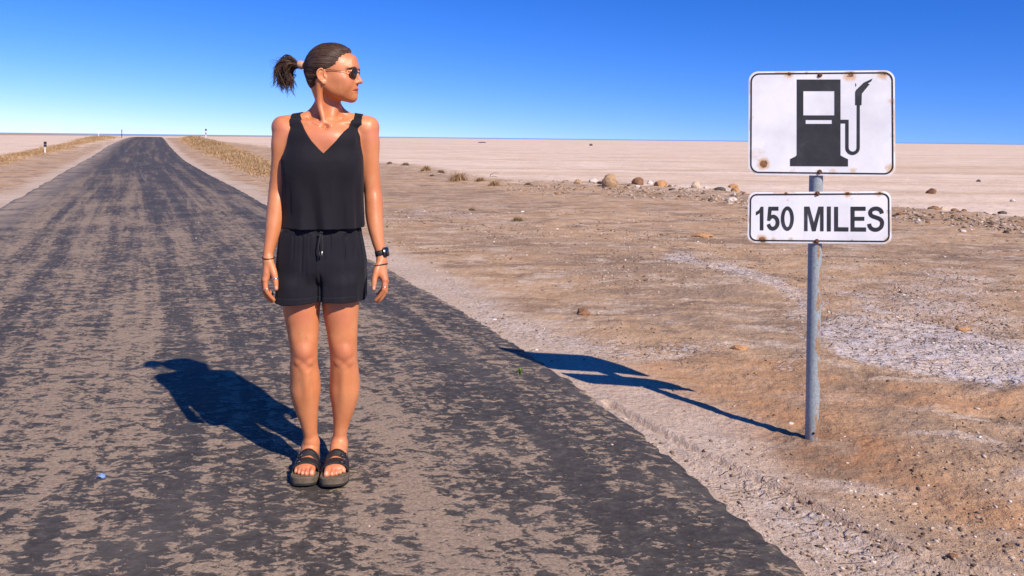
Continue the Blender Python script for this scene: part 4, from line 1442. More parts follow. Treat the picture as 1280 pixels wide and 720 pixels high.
def build_worn():
    black = simple('black_rubber', (0.022, 0.020, 0.021), .55)
    dark = simple('dark_braided_cord', (0.030, 0.014, 0.012), .8, bump=.5, scale=200)
    gold = simple('gold', (0.75, 0.52, 0.25), .25, 1.0)
    silver = simple('silver', (0.75, 0.72, 0.68), .25, 1.0)
    # watch on the picture-right wrist
    c = pp(475.2, 316.5, -.052); axis = pp(472.8, 302, -.043) - pp(477, 325, -.056)
    w = empty('wristwatch', c); w.parent = PERSON
    rings = band('watch_strap', c, axis, .021, .0016, .0024, black, w)
    rings.location = -c
    ax = axis / np.linalg.norm(axis)
    outw = np.array([.90, -.40, 0]); outw -= ax * outw.dot(ax); outw /= np.linalg.norm(outw)
    r = .004
    while body_d(c + outw * r) < 0: r += .0005
    q = outw * (r + .0065)
    sd_ = np.cross(ax, outw)
    def slab(hx, hz, hy, cen, bev):
        bm = bmesh.new()
        bmesh.ops.create_cube(bm, size=2)
        for v in bm.verts:
            v.co = Vector(cen + sd_ * v.co.x * hx + ax * v.co.y * hz + outw * v.co.z * hy)
        bmesh.ops.bevel(bm, geom=bm.edges[:], offset=bev, segments=3, affect='EDGES')
        return bm
    link('watch_case', bm_mesh('watch_case', slab(.0165, .0185, .0055, q, .0035)), simple('dark_steel', (0.16, 0.16, 0.17), .3, 1.0), w)
    link('watch_face', bm_mesh('watch_face', slab(.0135, .0155, .0010, q + outw * .0052, .0009)), simple('black_glass', (0.010, 0.011, 0.013), .05, spec=.6), w)
    link('crown', tubes('crown', [([q - ax * .0 + sd_ * .0160, q + sd_ * .0190], .0028)], 10), silver, w)
    # cord bracelets
    c = pp(477.2, 331.0, -.060)
    loop_tube('bracelet', hug(c, axis * .9 + np.array([.012, 0, 0]), .0012), .0024, black, PERSON)
    c = pp(335.4, 321.5, -.055)
    loop_tube('bracelet', hug(c, np.array([.02, -.1, 1.0]), .0012), .0019, dark, PERSON)
    # rings
    def fing(c, ax, m, r=.0011):
        loop_tube('finger_ring', hug(np.asarray(c), np.asarray(ax), .0003, 24, .013), r, m, PERSON)
    fing(pp(344.2, 348.6, -.100), pp(344.7, 354.5, -.104) - pp(343.9, 347.5, -.099), silver, .0019)
    fing(pp(332.6, 360.6, -.0935), pp(336, 367, -.09) - pp(332.0, 356, -.091), silver)
    fing(pp(480.6, 359, -.0925), pp(480, 361, -.094) - pp(480.6, 350, -.088), silver)
    # necklace: a fine chain to the collar pit with a small pendant
    pts = []
    for t in np.linspace(0, 1, 25):
        px = 383 + (432 - 383) * t
        py = 146 + 13.5 * (1 - abs(2 * t - .95) ** 1.7)
        y = -.14
        while y < .12 and body_d(pp(px, py, y)) > .0006: y += .001
        pts.append(pp(px, py, y))
    pts = np.array(pts); pts[1:-1] = (pts[:-2] + pts[1:-1] * 2 + pts[2:]) / 4
    ch = link('necklace', tubes('necklace', [(pts, .0006)], 6), gold, PERSON)
    bm = bmesh.new()
    mid = pts[12] + np.array([0, -.002, -.004])
    bmesh.ops.create_uvsphere(bm, u_segments=10, v_segments=8, radius=.0032, matrix=Matrix.Translation(mid))
    link('pendant', bm_mesh('pendant', bm), gold, ch)
    # earring
    bm = bmesh.new()
    bmesh.ops.create_uvsphere(bm, u_segments=10, v_segments=8, radius=.0022, matrix=Matrix.Translation(hd(.002, -.081, -.026)))
    link('earring', bm_mesh('earring', bm), gold, PERSON)


# ---------------------------------------------------------------- sandals
def build_sandals():
    sole_m = NT('worn_brown_sole'); p = sole_m.obj()
    sole_m.set(Base_Color=sole_m.ramp(sole_m.noise(p, 60, 4, .7), [(0.3, (0.085, 0.062, 0.042)), (0.7, (0.17, 0.128, 0.088))]), Roughness=.9, Normal=sole_m.bump(sole_m.noise(p, 220, 3), .5, .004))
    tread = simple('black_sole_rubber', (0.018, 0.017, 0.016), .8)
    leather = simple('black_strap_leather', (0.020, 0.016, 0.015), .5, bump=.25, scale=160)
    steel = simple('buckle_metal', (0.16, 0.15, 0.14), .35, 1.0)
    for i in (0, 1):
        A, fw, lt, L, side = foot_frame(i)
        m = side
        sa = empty('sandal', A); sa.parent = PERSON
        tot = L
        wk = 1.08
        # outline, heel to toe; + is the big-toe side
        out = [(-.012, 0), (-.006, .022), (.012, .031), (.05, .033), (.10, .035), (.15, .043), (.19, .048), (.222, .047), (.245, .036), (.256, .018), (.258, 0), (.252, -.020), (.238, -.036), (.212, -.047), (.18, -.049), (.14, -.044), (.09, -.036), (.05, -.033), (.012, -.031), (-.006, -.022)]
        sc = tot / .258
        C = catmull(out + out[:1], 4)[:-1]
        C[:, 0] *= sc; C[:, 1] *= wk
        def lay(z0, z1, gr, name, mat, dish=0.0):
            bm = bmesh.new()
            rings = []
            for z, o in ((z0, gr - .002), (z0 + .002, gr), (z1 - .003, gr), (z1, gr - .003)):
                ring = []
                for s, t in C:
                    n_ = np.array([s - .12, t * 2.2]); n_ /= np.linalg.norm(n_)
                    lift = .006 * max(0, (s - .20) / .06) ** 2
                    ring.append(bm.verts.new(ft(i, s + n_[0] * o, m * (t + n_[1] * o), z + lift) - A))
                rings.append(ring)
            N = len(C)
            for a, b in zip(rings[:-1], rings[1:]):
                for j in range(N): bm.faces.new((a[j], a[(j + 1) % N], b[(j + 1) % N], b[j]))
            bm.faces.new(rings[0]); 
            inner = []
            for (s, t) in C:
                inner.append(bm.verts.new(ft(i, .12 + (s - .12) * .86, m * t * .80, z1 - dish + .006 * max(0, (s - .20) / .06) ** 2 * .6) - A))
            for j in range(N): bm.faces.new((rings[-1][j], rings[-1][(j + 1) % N], inner[(j + 1) % N], inner[j]))
            bm.faces.new(inner)
            bmesh.ops.recalc_face_normals(bm, faces=bm.faces[:])
            return link(name, bm_mesh(name, bm, False), mat, sa)
        lay(0.0, .0075, .001, 'outsole', tread)
        lay(.0075, SOLE_H + .002, 0.0, 'footbed', sole_m.m, .004)
        # two broad straps arched over the foot, each a plain half hoop from rim to rim
        for (s0, wd, lean) in ((.143, .031, .008), (.188, .029, .007)):
            bm = bmesh.new()
            cols = []
            half = np.interp(s0, [.05, .10, .15, .19], [.0370, .0415, .0495, .0530])
            hts = []
            for tt in np.linspace(-.8, .8, 17):
                zz_ = 0
                for e in (-.5, 0, .5):
                    z = .135
                    while z > SOLE_H and body_d(ft(i, s0 + e * wd, m * tt * half, z)) > .002: z -= .001
                    zz_ = max(zz_, z)
                hts.append(zz_)
            top_h = max(hts) + .0015
            N = 29
            for k in range(N):
                th = math.pi * k / (N - 1)
                tt = -math.cos(th)
                hh = np.interp(tt, np.linspace(-.8, .8, 17), hts)
                arch = SOLE_H * .45 + (top_h - SOLE_H * .45) * math.sin(th) ** .5
                z = max(arch * .96, hh + .0015) if abs(tt) < .85 else arch
                cols.append((tt, z))
            zs = np.array([c[1] for c in cols])
            for _ in range(14): zs[1:-1] = np.maximum(zs[1:-1] * 0, (zs[:-2] + 2 * zs[1:-1] + zs[2:]) / 4)
            W_ = 5
            vs = []
            for k, (tt, _) in enumerate(cols):
                rowv = []
                for j in range(W_):
                    e = j / (W_ - 1) - .5
                    s = s0 + e * wd * (1 - .10 * (1 - abs(tt))) - lean * (1 - tt * tt) + .004
                    slope = -.20 * e * wd * 2 * (1 - tt * tt) if s0 > .15 else -.55 * e * wd * 1.6 * (1 - tt * tt)
                    rowv.append(bm.verts.new(ft(i, s, m * tt * half * 1.0, zs[k] + slope) - A))
                vs.append(rowv)
            for a in range(N - 1):
                for b in range(W_ - 1): bm.faces.new((vs[a][b], vs[a][b + 1], vs[a + 1][b + 1], vs[a + 1][b]))
            bmesh.ops.recalc_face_normals(bm, faces=bm.faces[:])
            bmesh.ops.solidify(bm, geom=bm.faces[:], thickness=.0030)
            bmesh.ops.recalc_face_normals(bm, faces=bm.faces[:])
            st = link('strap', bm_mesh('strap', bm), leather, sa)
            # buckle on the outer side
            k0 = 8
            P0 = np.array(ft(i, s0 - lean * .5, m * cols[k0][0] * half, zs[k0])); P1 = np.array(ft(i, s0 - lean * .5, m * cols[k0 + 2][0] * half, zs[k0 + 2]))
            along = (P1 - P0) / np.linalg.norm(P1 - P0)
            up_ = np.cross(fw, along); up_ *= np.sign(up_[2])
            c = (P0 + P1) / 2 + up_ * .004 - A
            fr = [(-.019, -.009), (.019, -.009), (.019, .009), (-.019, .009), (-.019, -.009), (.019, -.009)]
            link('buckle', tubes('buckle', [([c + fw * a + along * b_ for a, b_ in fr], .0015), ([c - fw * .019, c + fw * .019], .0012)], 6), steel, st)


build_top()
build_shorts()
build_hair()
build_glasses()
build_worn()
build_sandals()


# ================================================================== ROAD SIGN
SB = ghit(1014.8, 548.5)
SD = SB[1]
SYAW = R(10.0)


def build_sign():
    z0 = gz(SB[0], SD)
    O = np.array([SB[0], SD, z0])
    root = empty('road_sign', O)
    tag(root, 'rusty fuel pump sign with 150 miles plate on a galvanised pole', 'road sign')
    # the plane of the plates, just in front of the pole
    nrm = np.array([-math.sin(SYAW), -math.cos(SYAW), 0.0])
    ex = np.array([math.cos(SYAW), -math.sin(SYAW), 0.0])
    pc = O + nrm * .036; pc[2] = 0.0

    def on(px, py, lift=0.0):
        """point of the plate's plane seen at a photo pixel -> (across, up)"""
        x, z = ray(px, py)
        d = np.array([x, 1.0, z]); c0 = np.array([0, 0, CH])
        t = (pc - c0).dot(nrm) / d.dot(nrm)
        p = c0 + d * t
        return np.array([(p - pc).dot(ex), p[2]])

    def w3(uv, lift): return pc + ex * uv[0] + nrm * lift + np.array([0, 0, uv[1]]) - np.array([0, 0, 0])

    def loc(uv, lift):
        q = w3(uv, lift); return Vector((q[0] - O[0], q[1] - O[1], q[2] - O[2]))

    # ---- materials
    n = NT('weathered_white_enamel'); p = n.obj()
    grime = n.noise(p, 5, 5, .6); drip = n.noise(n.mapv(p, (14, 14, 2.0)), 2, 5, .6)
    col = n.ramp(grime, [(0.3, (0.66, 0.655, 0.68)), (0.6, (0.82, 0.81, 0.82))])
    col = n.mix(n.mrange(drip, .55, .8, 0, .35), col, (0.66, 0.58, 0.50))
    e = n.math('ADD', n.attr('rust'), n.math('MULTIPLY_ADD', n.noise(p, 34, 6, .72), 1.0, -.5))
    stain = n.mrange(e, .16, .62, 0, .85)
    col = n.mix(stain, col, (0.62, 0.40, 0.22))
    rust = n.mrange(e, .66, .80, 0, .92)
    rc = n.ramp(n.noise(p, 90, 5, .7), [(0.3, (0.06, 0.025, 0.014)), (0.55, (0.21, 0.085, 0.035)), (0.75, (0.40, 0.19, 0.08))])
    col = n.mix(rust, col, rc)
    n.set(Base_Color=col, Roughness=n.mrange(rust, 0, 1, .42, .95), Normal=n.bump(n.math('ADD', n.math('MULTIPLY', rust, -.5), n.math('MULTIPLY', grime, .3)), .35, .004))
    enamel = n.m
    n = NT('faded_black_paint'); p = n.obj()
    a = n.noise(p, 8, 5, .65); b = n.noise(p, 120, 4, .7)
    col = n.ramp(a, [(0.3, (0.020, 0.021, 0.024)), (0.55, (0.036, 0.036, 0.040)), (0.8, (0.085, 0.085, 0.09))])
    col = n.mix(n.mrange(b, .66, .76, 0, .55), col, (0.25, 0.25, 0.26))
    n.set(Base_Color=col, Roughness=.55)
    black = n.m
    n = NT('black_border_paint'); p = n.obj()
    b = n.noise(p, 60, 5, .7)
    n.set(Base_Color=n.mix(n.mrange(b, .60, .66, 0, .8), (0.018, 0.018, 0.02), (0.22, 0.11, 0.06)), Roughness=.6)
    border_m = n.m
    n = NT('galvanised_pole_metal'); p = n.obj()
    a = n.noise(n.mapv(p, (1, 1, .25)), 32, 6, .68); sp = n.noise(p, 130, 4, .6)
    col = n.ramp(sp, [(0.3, (0.20, 0.235, 0.255)), (0.7, (0.37, 0.405, 0.42))])
    sep = n.t.nodes.new('ShaderNodeSeparateXYZ'); n.t.links.new(p, sep.inputs[0])
    side = n.mrange(sep.outputs[0], -.020, .016, -.16, .045)
    rr = n.math('ADD', a, side)
    col = n.mix(n.mrange(rr, .525, .56), col, n.ramp(sp, [(0.3, (0.20, 0.115, 0.065)), (0.7, (0.42, 0.28, 0.175))]))
    foot = n.mrange(sep.outputs[2], .02, .14, .55, 0)
    col = n.mix(n.math('MULTIPLY', foot, n.mrange(a, .35, .6)), col, (0.22, 0.10, 0.045))
    n.set(Base_Color=col, Roughness=.62, Metallic=.15, Normal=n.bump(n.math('ADD', a, n.math('MULTIPLY', sp, .3)), .25, .004))
    galv = n.m
    boltm = simple('rusty_bolt_metal', (0.16, 0.085, 0.05), .7, .5, .5, 200, .5)

    # ---- pole (leans a touch)
    top = at(1021.2, 150, SD); bot = at(1014.8, 548.5, SD)
    tp = Vector((top.x - O[0] + .0, 0.0, top.z - O[2])); bt = Vector((0, 0, -.06))
    hs = np.linspace(0, 1, 40)
    rnd = random.Random(3)
    line = [bt.lerp(tp, h) for h in hs]
    pole = link('pole', tubes('pole', [(line, .0298)], 28), galv, root)
    link('pole_cap', tubes('pole_cap', [([tp + Vector((0, 0, -.004)), tp + Vector((0, 0, .008))], .0312)], 24), galv, pole)
    # dark slot low on the pole
    bm = bmesh.new(); bmesh.ops.create_uvsphere(bm, u_segments=10, v_segments=8, radius=.006, matrix=Matrix.Translation((-.004, -.0285, .030)))
    link('drain_hole', bm_mesh('drain_hole', bm), simple('hole_black', (.008, .007, .006), .9), pole)

    # ---- plates
    def rrect(c4, rad, k=8):
        """rounded quad through four (across, up) corners: tl, tr, br, bl"""
        out = []
        for i in range(4):
            c = c4[i]; a = c4[i - 1] - c; b = c4[(i + 1) % 4] - c
            la, lb = np.linalg.norm(a), np.linalg.norm(b)
            p0 = c + a / la * rad; p1 = c + b / lb * rad
            for t in np.linspace(0, 1, k):
                th = t * math.pi / 2
                # quarter circle approximated in the corner's own axes
                out.append(c + (p0 - c) * (1 - math.sin(th)) + (p1 - c) * (1 - math.cos(th)))
        return out

    def inset(c4, d):
        m = sum(c4) / 4
        out = []
        for i in range(4):
            c = c4[i]
            a = (c4[i - 1] - c); a /= np.linalg.norm(a); b = (c4[(i + 1) % 4] - c); b /= np.linalg.norm(b)
            out.append(c + (a + b) * d)
        return out

    def slab(name, outline, l0, l1, mat, parent, bevel=0.0, dense=None, holes=()):
        bm = bmesh.new()
        f0 = [bm.verts.new(loc(q, l1)) for q in outline]
        edges = [bm.edges.new((f0[i], f0[(i + 1) % len(f0)])) for i in range(len(f0))]
        for h in holes:
            hv = [bm.verts.new(loc(q, l1)) for q in h]
            edges += [bm.edges.new((hv[i], hv[(i + 1) % len(hv)])) for i in range(len(hv))]
        r = bmesh.ops.triangle_fill(bm, use_beauty=True, use_dissolve=False, edges=edges)
        faces = [g for g in r['geom'] if isinstance(g, bmesh.types.BMFace)]
        for f_ in faces:
            f_.normal_update()
            if f_.normal.dot(Vector(nrm)) < 0: f_.normal_flip()
        ex_ = bmesh.ops.extrude_face_region(bm, geom=faces)
        vv = [g for g in ex_['geom'] if isinstance(g, bmesh.types.BMVert)]
        bmesh.ops.translate(bm, verts=vv, vec=Vector(nrm) * (l0 - l1))
        bmesh.ops.recalc_face_normals(bm, faces=bm.faces[:])
        return link(name, bm_mesh(name, bm, False), mat, parent)

    def plate(name, c4, rad, spots, edges_rust):
        """front grid carries a rust map; slightly buckled steel sheet"""
        o = rrect(c4, rad)
        pl = slab(name, o, -.003, -.0006, enamel, root)
        # fine face sheet with the rust attribute
        nu, nv = 150, 110
        P = np.array(o)
        tl, tr, br, bl = c4
        V = []; idx = -np.ones((nv + 1, nu + 1), int)
        U = np.linspace(0, 1, nu + 1); Wv = np.linspace(0, 1, nv + 1)
        uu, ww = np.meshgrid(U, Wv)
        G = (tl[None, None] * (1 - uu)[..., None] + tr * uu[..., None]) * (1 - ww)[..., None] + (bl * (1 - uu)[..., None] + br * uu[..., None]) * ww[..., None]
        # pull the grid into the rounded outline
        width = np.linalg.norm(tr - tl); hgt = np.linalg.norm(bl - tl)
        a = np.minimum(uu, 1 - uu) * width; b = np.minimum(ww, 1 - ww) * hgt
        ca = np.maximum(rad - a, 0); cb = np.maximum(rad - b, 0)
        dist = np.hypot(ca, cb)
        # radial squeeze: square corner cell -> quarter disc
        mx = np.maximum(ca, cb)
        sc = np.where(dist > 1e-9, mx / np.maximum(dist, 1e-9), 1)
        na = np.where(ca > 0, rad - ca * sc, a); nb = np.where(cb > 0, rad - cb * sc, b)
        uu2 = np.where(uu < .5, na / width, 1 - na / width); ww2 = np.where(ww < .5, nb / hgt, 1 - nb / hgt)
        G = (tl * (1 - uu2)[..., None] + tr * uu2[..., None]) * (1 - ww2)[..., None] + (bl * (1 - uu2)[..., None] + br * uu2[..., None]) * ww2[..., None]
        buck = (fbm(uu * 4, ww * 3, 3, 5) - .5) * .0004
        edge = np.minimum(na, nb)
        rim = np.where((ca > 0) & (cb > 0), rad - np.hypot(ca * sc, cb * sc), np.minimum(na, nb))
        lift = np.where(rim < .0015, -.0012, 0) + buck
        V = np.array([loc(G[i, j], lift[i, j]) for i in range(nv + 1) for j in range(nu + 1)])
        rst = np.zeros(uu.shape)
        for (u, v, r, s) in spots:
            d = np.hypot((uu2 - u) * width, (ww2 - v) * hgt)
            rst = np.maximum(rst, s * np.exp(-(d / r) ** 2))
        er = edges_rust * np.exp(-(rim / .010) ** 2) * sstep(.50, .72, fbm(uu * 9 + 3, ww * 7 + 1, 3, 9))
        rst = np.maximum(rst, er)
        i = np.arange(nv)[:, None] * (nu + 1) + np.arange(nu)[None]
        Q = np.stack([i, i + nu + 1, i + nu + 2, i + 1], -1).reshape(-1, 4)
        fm = link('enamel_face', np_mesh('enamel_face', V, Q, True, {'rust': rst.ravel()}), enamel, pl)
        # black line just inside the rim
        i0, i1 = inset(c4, .0078), inset(c4, .0142)
        slab('border_line', rrect(i0, rad - .004), 0.0003, .0011, border_m, pl, holes=[rrect(i1, rad - .009)])
        return pl

    def bolt(px, py, parent):
        c = loc(on(px, py), .001)
        bm = bmesh.new()
        q = Vector(nrm).to_track_quat('Z', 'Y').to_matrix().to_4x4()
        bmesh.ops.create_cone(bm, segments=16, radius1=.0105, radius2=.0100, depth=.0018, cap_ends=True, matrix=Matrix.Translation(c) @ q)
        bmesh.ops.create_cone(bm, segments=6, radius1=.0070, radius2=.0064, depth=.006, cap_ends=True, matrix=Matrix.Translation(c + Vector(nrm) * .0036) @ q)
        link('bolt', bm_mesh('bolt', bm, False), boltm, parent)

    Z = 4.8
    q = lambda x, y: on(930 + x / Z, 80 + y / Z)
    c4 = [q(29, 45), q(905, 37), q(909, 674), q(26, 664)]
    fp = plate('fuel_panel', c4, .042, [(.105, .895, .026, 1.15), (.28, .03, .020, .85), (.70, .045, .030, .85), (.92, .035, .028, .75), (.985, .30, .02, .6), (.97, .93, .03, .62), (.40, .02, .01, .8),
                                  (.72, .955, .018, .5), (.30, .96, .02, .45), (.06, .80, .05, .36), (.485, .045, .018, .55), (.485, .97, .016, .55), (.99, .62, .02, .45), (.02, .45, .02, .3), (.58, .96, .02, .4)], .62)
    # fuel pump pictogram
    pump = [(317, 93), (579, 93), (579, 548), (592, 556), (624, 571), (624, 614), (277, 612), (277, 570), (306, 556), (317, 546)]
    win = [(356, 162), (543, 162), (543, 308), (356, 308)]
    slot = [(370, 335), (528, 335), (528, 359), (370, 359)]
    sy = slab('fuel_pump_symbol', [q(*c) for c in pump], .0004, .0013, black, fp, holes=[[q(*c) for c in win], [q(*c) for c in slot]])

    def stroke(pts, w):
        P = np.array(pts, float); T = np.gradient(P, axis=0); T /= np.linalg.norm(T, axis=1)[:, None]
        N = np.stack([-T[:, 1], T[:, 0]], 1) * w / 2
        return [tuple(c) for c in P + N] + [tuple(c) for c in (P - N)[::-1]]

    hose = [(579, 334), (628, 334), (628, 490)]
    arc_o = [(651 - 23 - 0 + 23 + 44 * math.cos(t) - 0, 500 + 44 * math.sin(t)) for t in np.linspace(math.pi, 0, 20)]
    arc_i = [(651 + 25 * math.cos(t), 500 + 25 * math.sin(t)) for t in np.linspace(0, math.pi, 20)]
    hose_poly = [(579.5, 334), (627, 334), (627, 356)] and \
        [(580, 334), (628, 334), (628, 500)] + [(652 + 24 * math.cos(t), 501 + 24 * math.sin(t)) for t in np.linspace(math.pi, 0, 18)] + [(677, 246), (695, 246)] + \
        [(651.5 + 43.5 * math.cos(t), 502 + 43.5 * math.sin(t)) for t in np.linspace(0, math.pi, 24)] + [(608, 356), (580, 356)]
    slab('hose_symbol', [q(*c) for c in hose_poly], .0004, .0013, black, sy)
    noz = [(668, 246), (668, 166), (676, 152), (718, 112), (771, 87), (764, 103), (742, 117), (755, 122), (748, 128), (707, 178), (705, 246)]
    slab('nozzle_symbol', [q(*c) for c in noz], .0006, .0016, black, sy)
    slab('paint_chip', [q(*c) for c in [(668, 114), (673, 121), (674, 130), (669, 137)]], .0004, .0011, black, fp)
    bolt(930 + 456 / Z, 80 + 66 / Z, fp); bolt(930 + 454 / Z, 80 + 647 / Z, fp)

    Z2 = 6.4
    q2 = lambda x, y: on(930 + x / Z2, 230 + y / Z2)
    c4 = [q2(33, 66), q2(1178, 58), q2(1182, 480), q2(28, 470)]
    dp = plate('distance_panel', c4, .034, [(.105, .94, .022, 1.2), (.27, .02, .012, 1.0), (.485, .02, .012, 1.0), (.70, .04, .018, .9), (.185, .93, .012, .6), (.305, .93, .012, .65), (.73, .94, .006, .8),
                                      (.92, .02, .02, .8), (.97, .93, .014, .65), (.47, .99, .012, .9), (.06, .06, .01, .5), (.98, .4, .012, .4), (.28, .16, .008, .45), (.73, .14, .01, .4)], .62)
    # 150 MILES, drawn letter by letter
    T = 182.0; B = 374.0
    def letter(name, poly, holes=()):
        slab(name, [q2(*c) for c in poly], .0004, .0013, black, dp, holes=[[q2(*c) for c in h] for h in holes])
    letter('numeral', [(128, 369), (128, 232), (112, 243), (96, 250), (96, 222), (120, 208), (134, 181), (156, 181), (156, 370)])
    arc = lambda cx, cy, rx, ry, a0, a1, k=16: [(cx + rx * math.cos(R(a)), cy + ry * math.sin(R(a))) for a in np.linspace(a0, a1, k)]
    five = [(196, 181), (276, 181), (276, 212), (222, 212), (217, 248)] + arc(230, 308, 55, 64, -85, 90, 22) + arc(230, 312, 48, 60, 95, 168, 10) + [(212, 314)] + arc(231, 312, 21, 30, 165, 88, 8) + arc(229, 307, 25, 34, 85, -95, 16) + [(216, 284), (208, 296), (186, 291)]
    letter('numeral', five)
    letter('numeral', arc(347.5, 276, 52, 98, 0, 350, 40), [arc(347.5, 276, 24, 68, 0, 350, 32)])
    letter('letter', [(482, 180), (524, 180), (560, 310), (596, 180), (637, 180), (637, 377), (610, 377), (610, 226), (574, 377), (545, 377), (509, 226), (509, 376), (482, 376)])
    letter('letter', [(664, 180), (695, 180), (695, 378), (664, 378)])
    letter('letter', [(722, 182), (753, 182), (753, 345), (836, 346), (836, 379), (722, 378)])
    letter('letter', [(853, 181), (973, 181), (973, 213), (885, 213), (885, 262), (963, 262), (963, 293), (885, 293), (885, 346), (977, 347), (977, 380), (853, 379)])
    cl = [(1104, 236), (1096, 214), (1076, 199), (1050, 196), (1026, 203), (1012, 220), (1012, 240), (1026, 256), (1056, 267), (1086, 279), (1103, 298), (1104, 324), (1092, 349), (1066, 364), (1040, 364), (1018, 354), (1006, 337), (1001, 318)]
    letter('letter', stroke(catmull(cl, 4), 32))
    bolt(930 + 588 / Z2, 230 + 77 / Z2, dp); bolt(930 + 583 / Z2, 230 + 458 / Z2, dp)
    # crack in the enamel at the right rim
    slab('enamel_crack', [q2(*c) for c in [(1140, 212), (1166, 212), (1166, 215), (1140, 214)]], .0003, .0008, black, dp)


build_sign()


# ================================================================== STONES
def stone_mat(name, a, b):
    n = NT(name); p = n.obj()
    c = n.ramp(n.noise(p, 9, 6, .65), [(0.3, a), (0.7, b)])
    c = n.mix(n.mrange(n.noise(p, 40, 4, .7), .6, .72, 0, .5), c, tuple(q * .45 for q in a))
    n.set(Base_Color=c, Roughness=.95, Normal=n.bump(n.noise(p, 25, 6, .7), .7, .02))
    n.b.inputs['Specular IOR Level'].default_value = .1
    return n.m


SM = {'tan': stone_mat('tan_stone', (0.30, 0.18, 0.095), (0.46, 0.30, 0.175)),
      'brown': stone_mat('brown_stone', (0.17, 0.085, 0.048), (0.30, 0.165, 0.095)),
      'orange': stone_mat('orange_stone', (0.36, 0.18, 0.08), (0.50, 0.28, 0.14)),
      'white': stone_mat('white_stone', (0.46, 0.38, 0.32), (0.64, 0.56, 0.50)),
      'cream': stone_mat('cream_stone', (0.46, 0.34, 0.23), (0.60, 0.48, 0.35)),
      'grey': stone_mat('dark_grey_stone', (0.065, 0.052, 0.045), (0.13, 0.105, 0.09)),
      'black': stone_mat('black_stone', (0.02, 0.018, 0.017), (0.05, 0.043, 0.04))}


def stone_mesh(seed, w, d, h, lump=.35):
    rnd = random.Random(seed)
    bm = bmesh.new()
    bmesh.ops.create_icosphere(bm, subdivisions=4, radius=1)
    ph = [rnd.uniform(0, 50) for _ in range(3)]
    co = np.array([v.co[:] for v in bm.verts])
    n1 = fbm(co[:, 0] * 1.3 + ph[0], co[:, 1] * 1.3 + co[:, 2] * 1.1 + ph[1], 3, seed) - .5
    n2 = fbm(co[:, 2] * 3 + ph[2], co[:, 0] * 3 - co[:, 1] * 2.5 + ph[0], 3, seed + 5) - .5
    # a few flat breaks
    r = 1 + lump * n1 * 1.6 + .35 * lump * n2
    P = co * r[:, None]
    for _ in range(5):
        q = np.array([rnd.gauss(0, 1) for _ in range(3)]); q /= np.linalg.norm(q); q[2] = abs(q[2]) * .6; q /= np.linalg.norm(q)
        k = P @ q; m = k > .82
        P[m] -= (k[m] - .82)[:, None] * q * .6
    a = rnd.uniform(0, 6.28)
    P = P * np.array([w / 2, d / 2, h * .62]) + np.array([0, 0, h * .36])
    for v, c in zip(bm.verts, P): v.co = c
    return bm_mesh('stone', bm)


ROCKS = [  # px, py of the base, width and height in photo pixels, stone, label
    (763, 235, 20, 15, 'tan', 'largest rounded tan boulder on the stony ridge across the flat'),
    (741, 231, 11, 6, 'white', 'white stone just left of the largest tan boulder on the ridge'),
    (749.5, 232.5, 7, 4, 'black', 'black stone squeezed between the white stone and the largest boulder'),
    (797, 234, 16, 11, 'brown', 'reddish brown peaked boulder right of the largest tan boulder'),
    (812, 232, 7, 5, 'white', 'small white stone just right of the reddish brown boulder'),
    (825, 236, 16, 7, 'orange', 'low flat orange stone right of the reddish brown boulder'),
    (723, 232, 11, 5, 'tan', 'pale tan stone at the left end of the boulder row'),
    (870, 238, 11, 9, 'cream', 'cream block of stone midway between the boulders and the fuel sign'),
    (882, 238, 6, 4, 'white', 'small white stone touching the cream block of stone'),
    (900, 241, 16, 6, 'grey', 'dark grey low rock left of the fuel sign on the ridge'),
    (919, 244, 11, 8, 'orange', 'orange brown rock on the ridge right beside the fuel sign'),
    (917, 234, 14, 5, 'orange', 'orange stone alone on the pale flat just behind the ridge'),
    (914, 251, 14, 6, 'white', 'pinkish white slab in front of the ridge near the fuel sign'),
    (840, 239, 9, 3, 'grey', 'thin dark stone lying behind the low flat orange stone'),
    (1165, 242, 12, 7, 'brown', 'dark brown rock alone on the pale flat right of the sign'),
    (1223, 227, 5, 3, 'grey', 'tiny dark stone far out on the flat at the right'),
    (1266, 252, 7, 4, 'white', 'white stone lying on the pale flat near the right edge'),
    (1179, 264, 9, 5, 'cream', 'cream stone in the rubble line right of the miles plate'),
    (1167, 264, 15, 5, 'brown', 'long brown rock beside the cream stone in the rubble line'),
    (1193, 265, 9, 4, 'brown', 'dark brown clod right of the cream stone in the rubble line'),
    (1205, 266, 7, 5, 'brown', 'knobbly brown clod, second to the right of the cream stone'),
    (1148, 277, 5, 4, 'white', 'small white stone in front of the rubble line'),
    (1204, 290, 8, 3, 'white', 'flat white chip on brown earth below the rubble line'),
    (1253, 268, 10, 4, 'grey', 'dark grey crusted rock at the right of the rubble line'),
    (1258, 291, 8, 4, 'grey', 'dark clod below the grey crusted rock at the right'),
    (1125, 269, 9, 3, 'brown', 'flat brown clod just right of the miles plate'),
    (728, 393, 18, 8, 'brown', 'brown earth clod lying beside the road behind the sign shadow'),
    (925, 437, 20, 6, 'orange', 'orange brown clod lying left of the sign pole'),
    (1204, 411, 16, 5, 'orange', 'orange clod with dark side on the white salt crust'),
    (878, 297, 24, 5, 'orange', 'low orange mound of earth in front of the ridge'),
    (1190, 701, 12, 5, 'brown', 'dark brown clod at the bottom right of the dirt'),
    (988.5, 526, 9, 2.5, 'white', 'white flat chip left of the foot of the sign pole'),
    (739, 182, 4, 3, 'grey', 'lone dark rock far out near the horizon'),
    (603, 178.5, 10, 1.6, 'grey', 'dark streak of stone near the horizon right of the woman'),
]


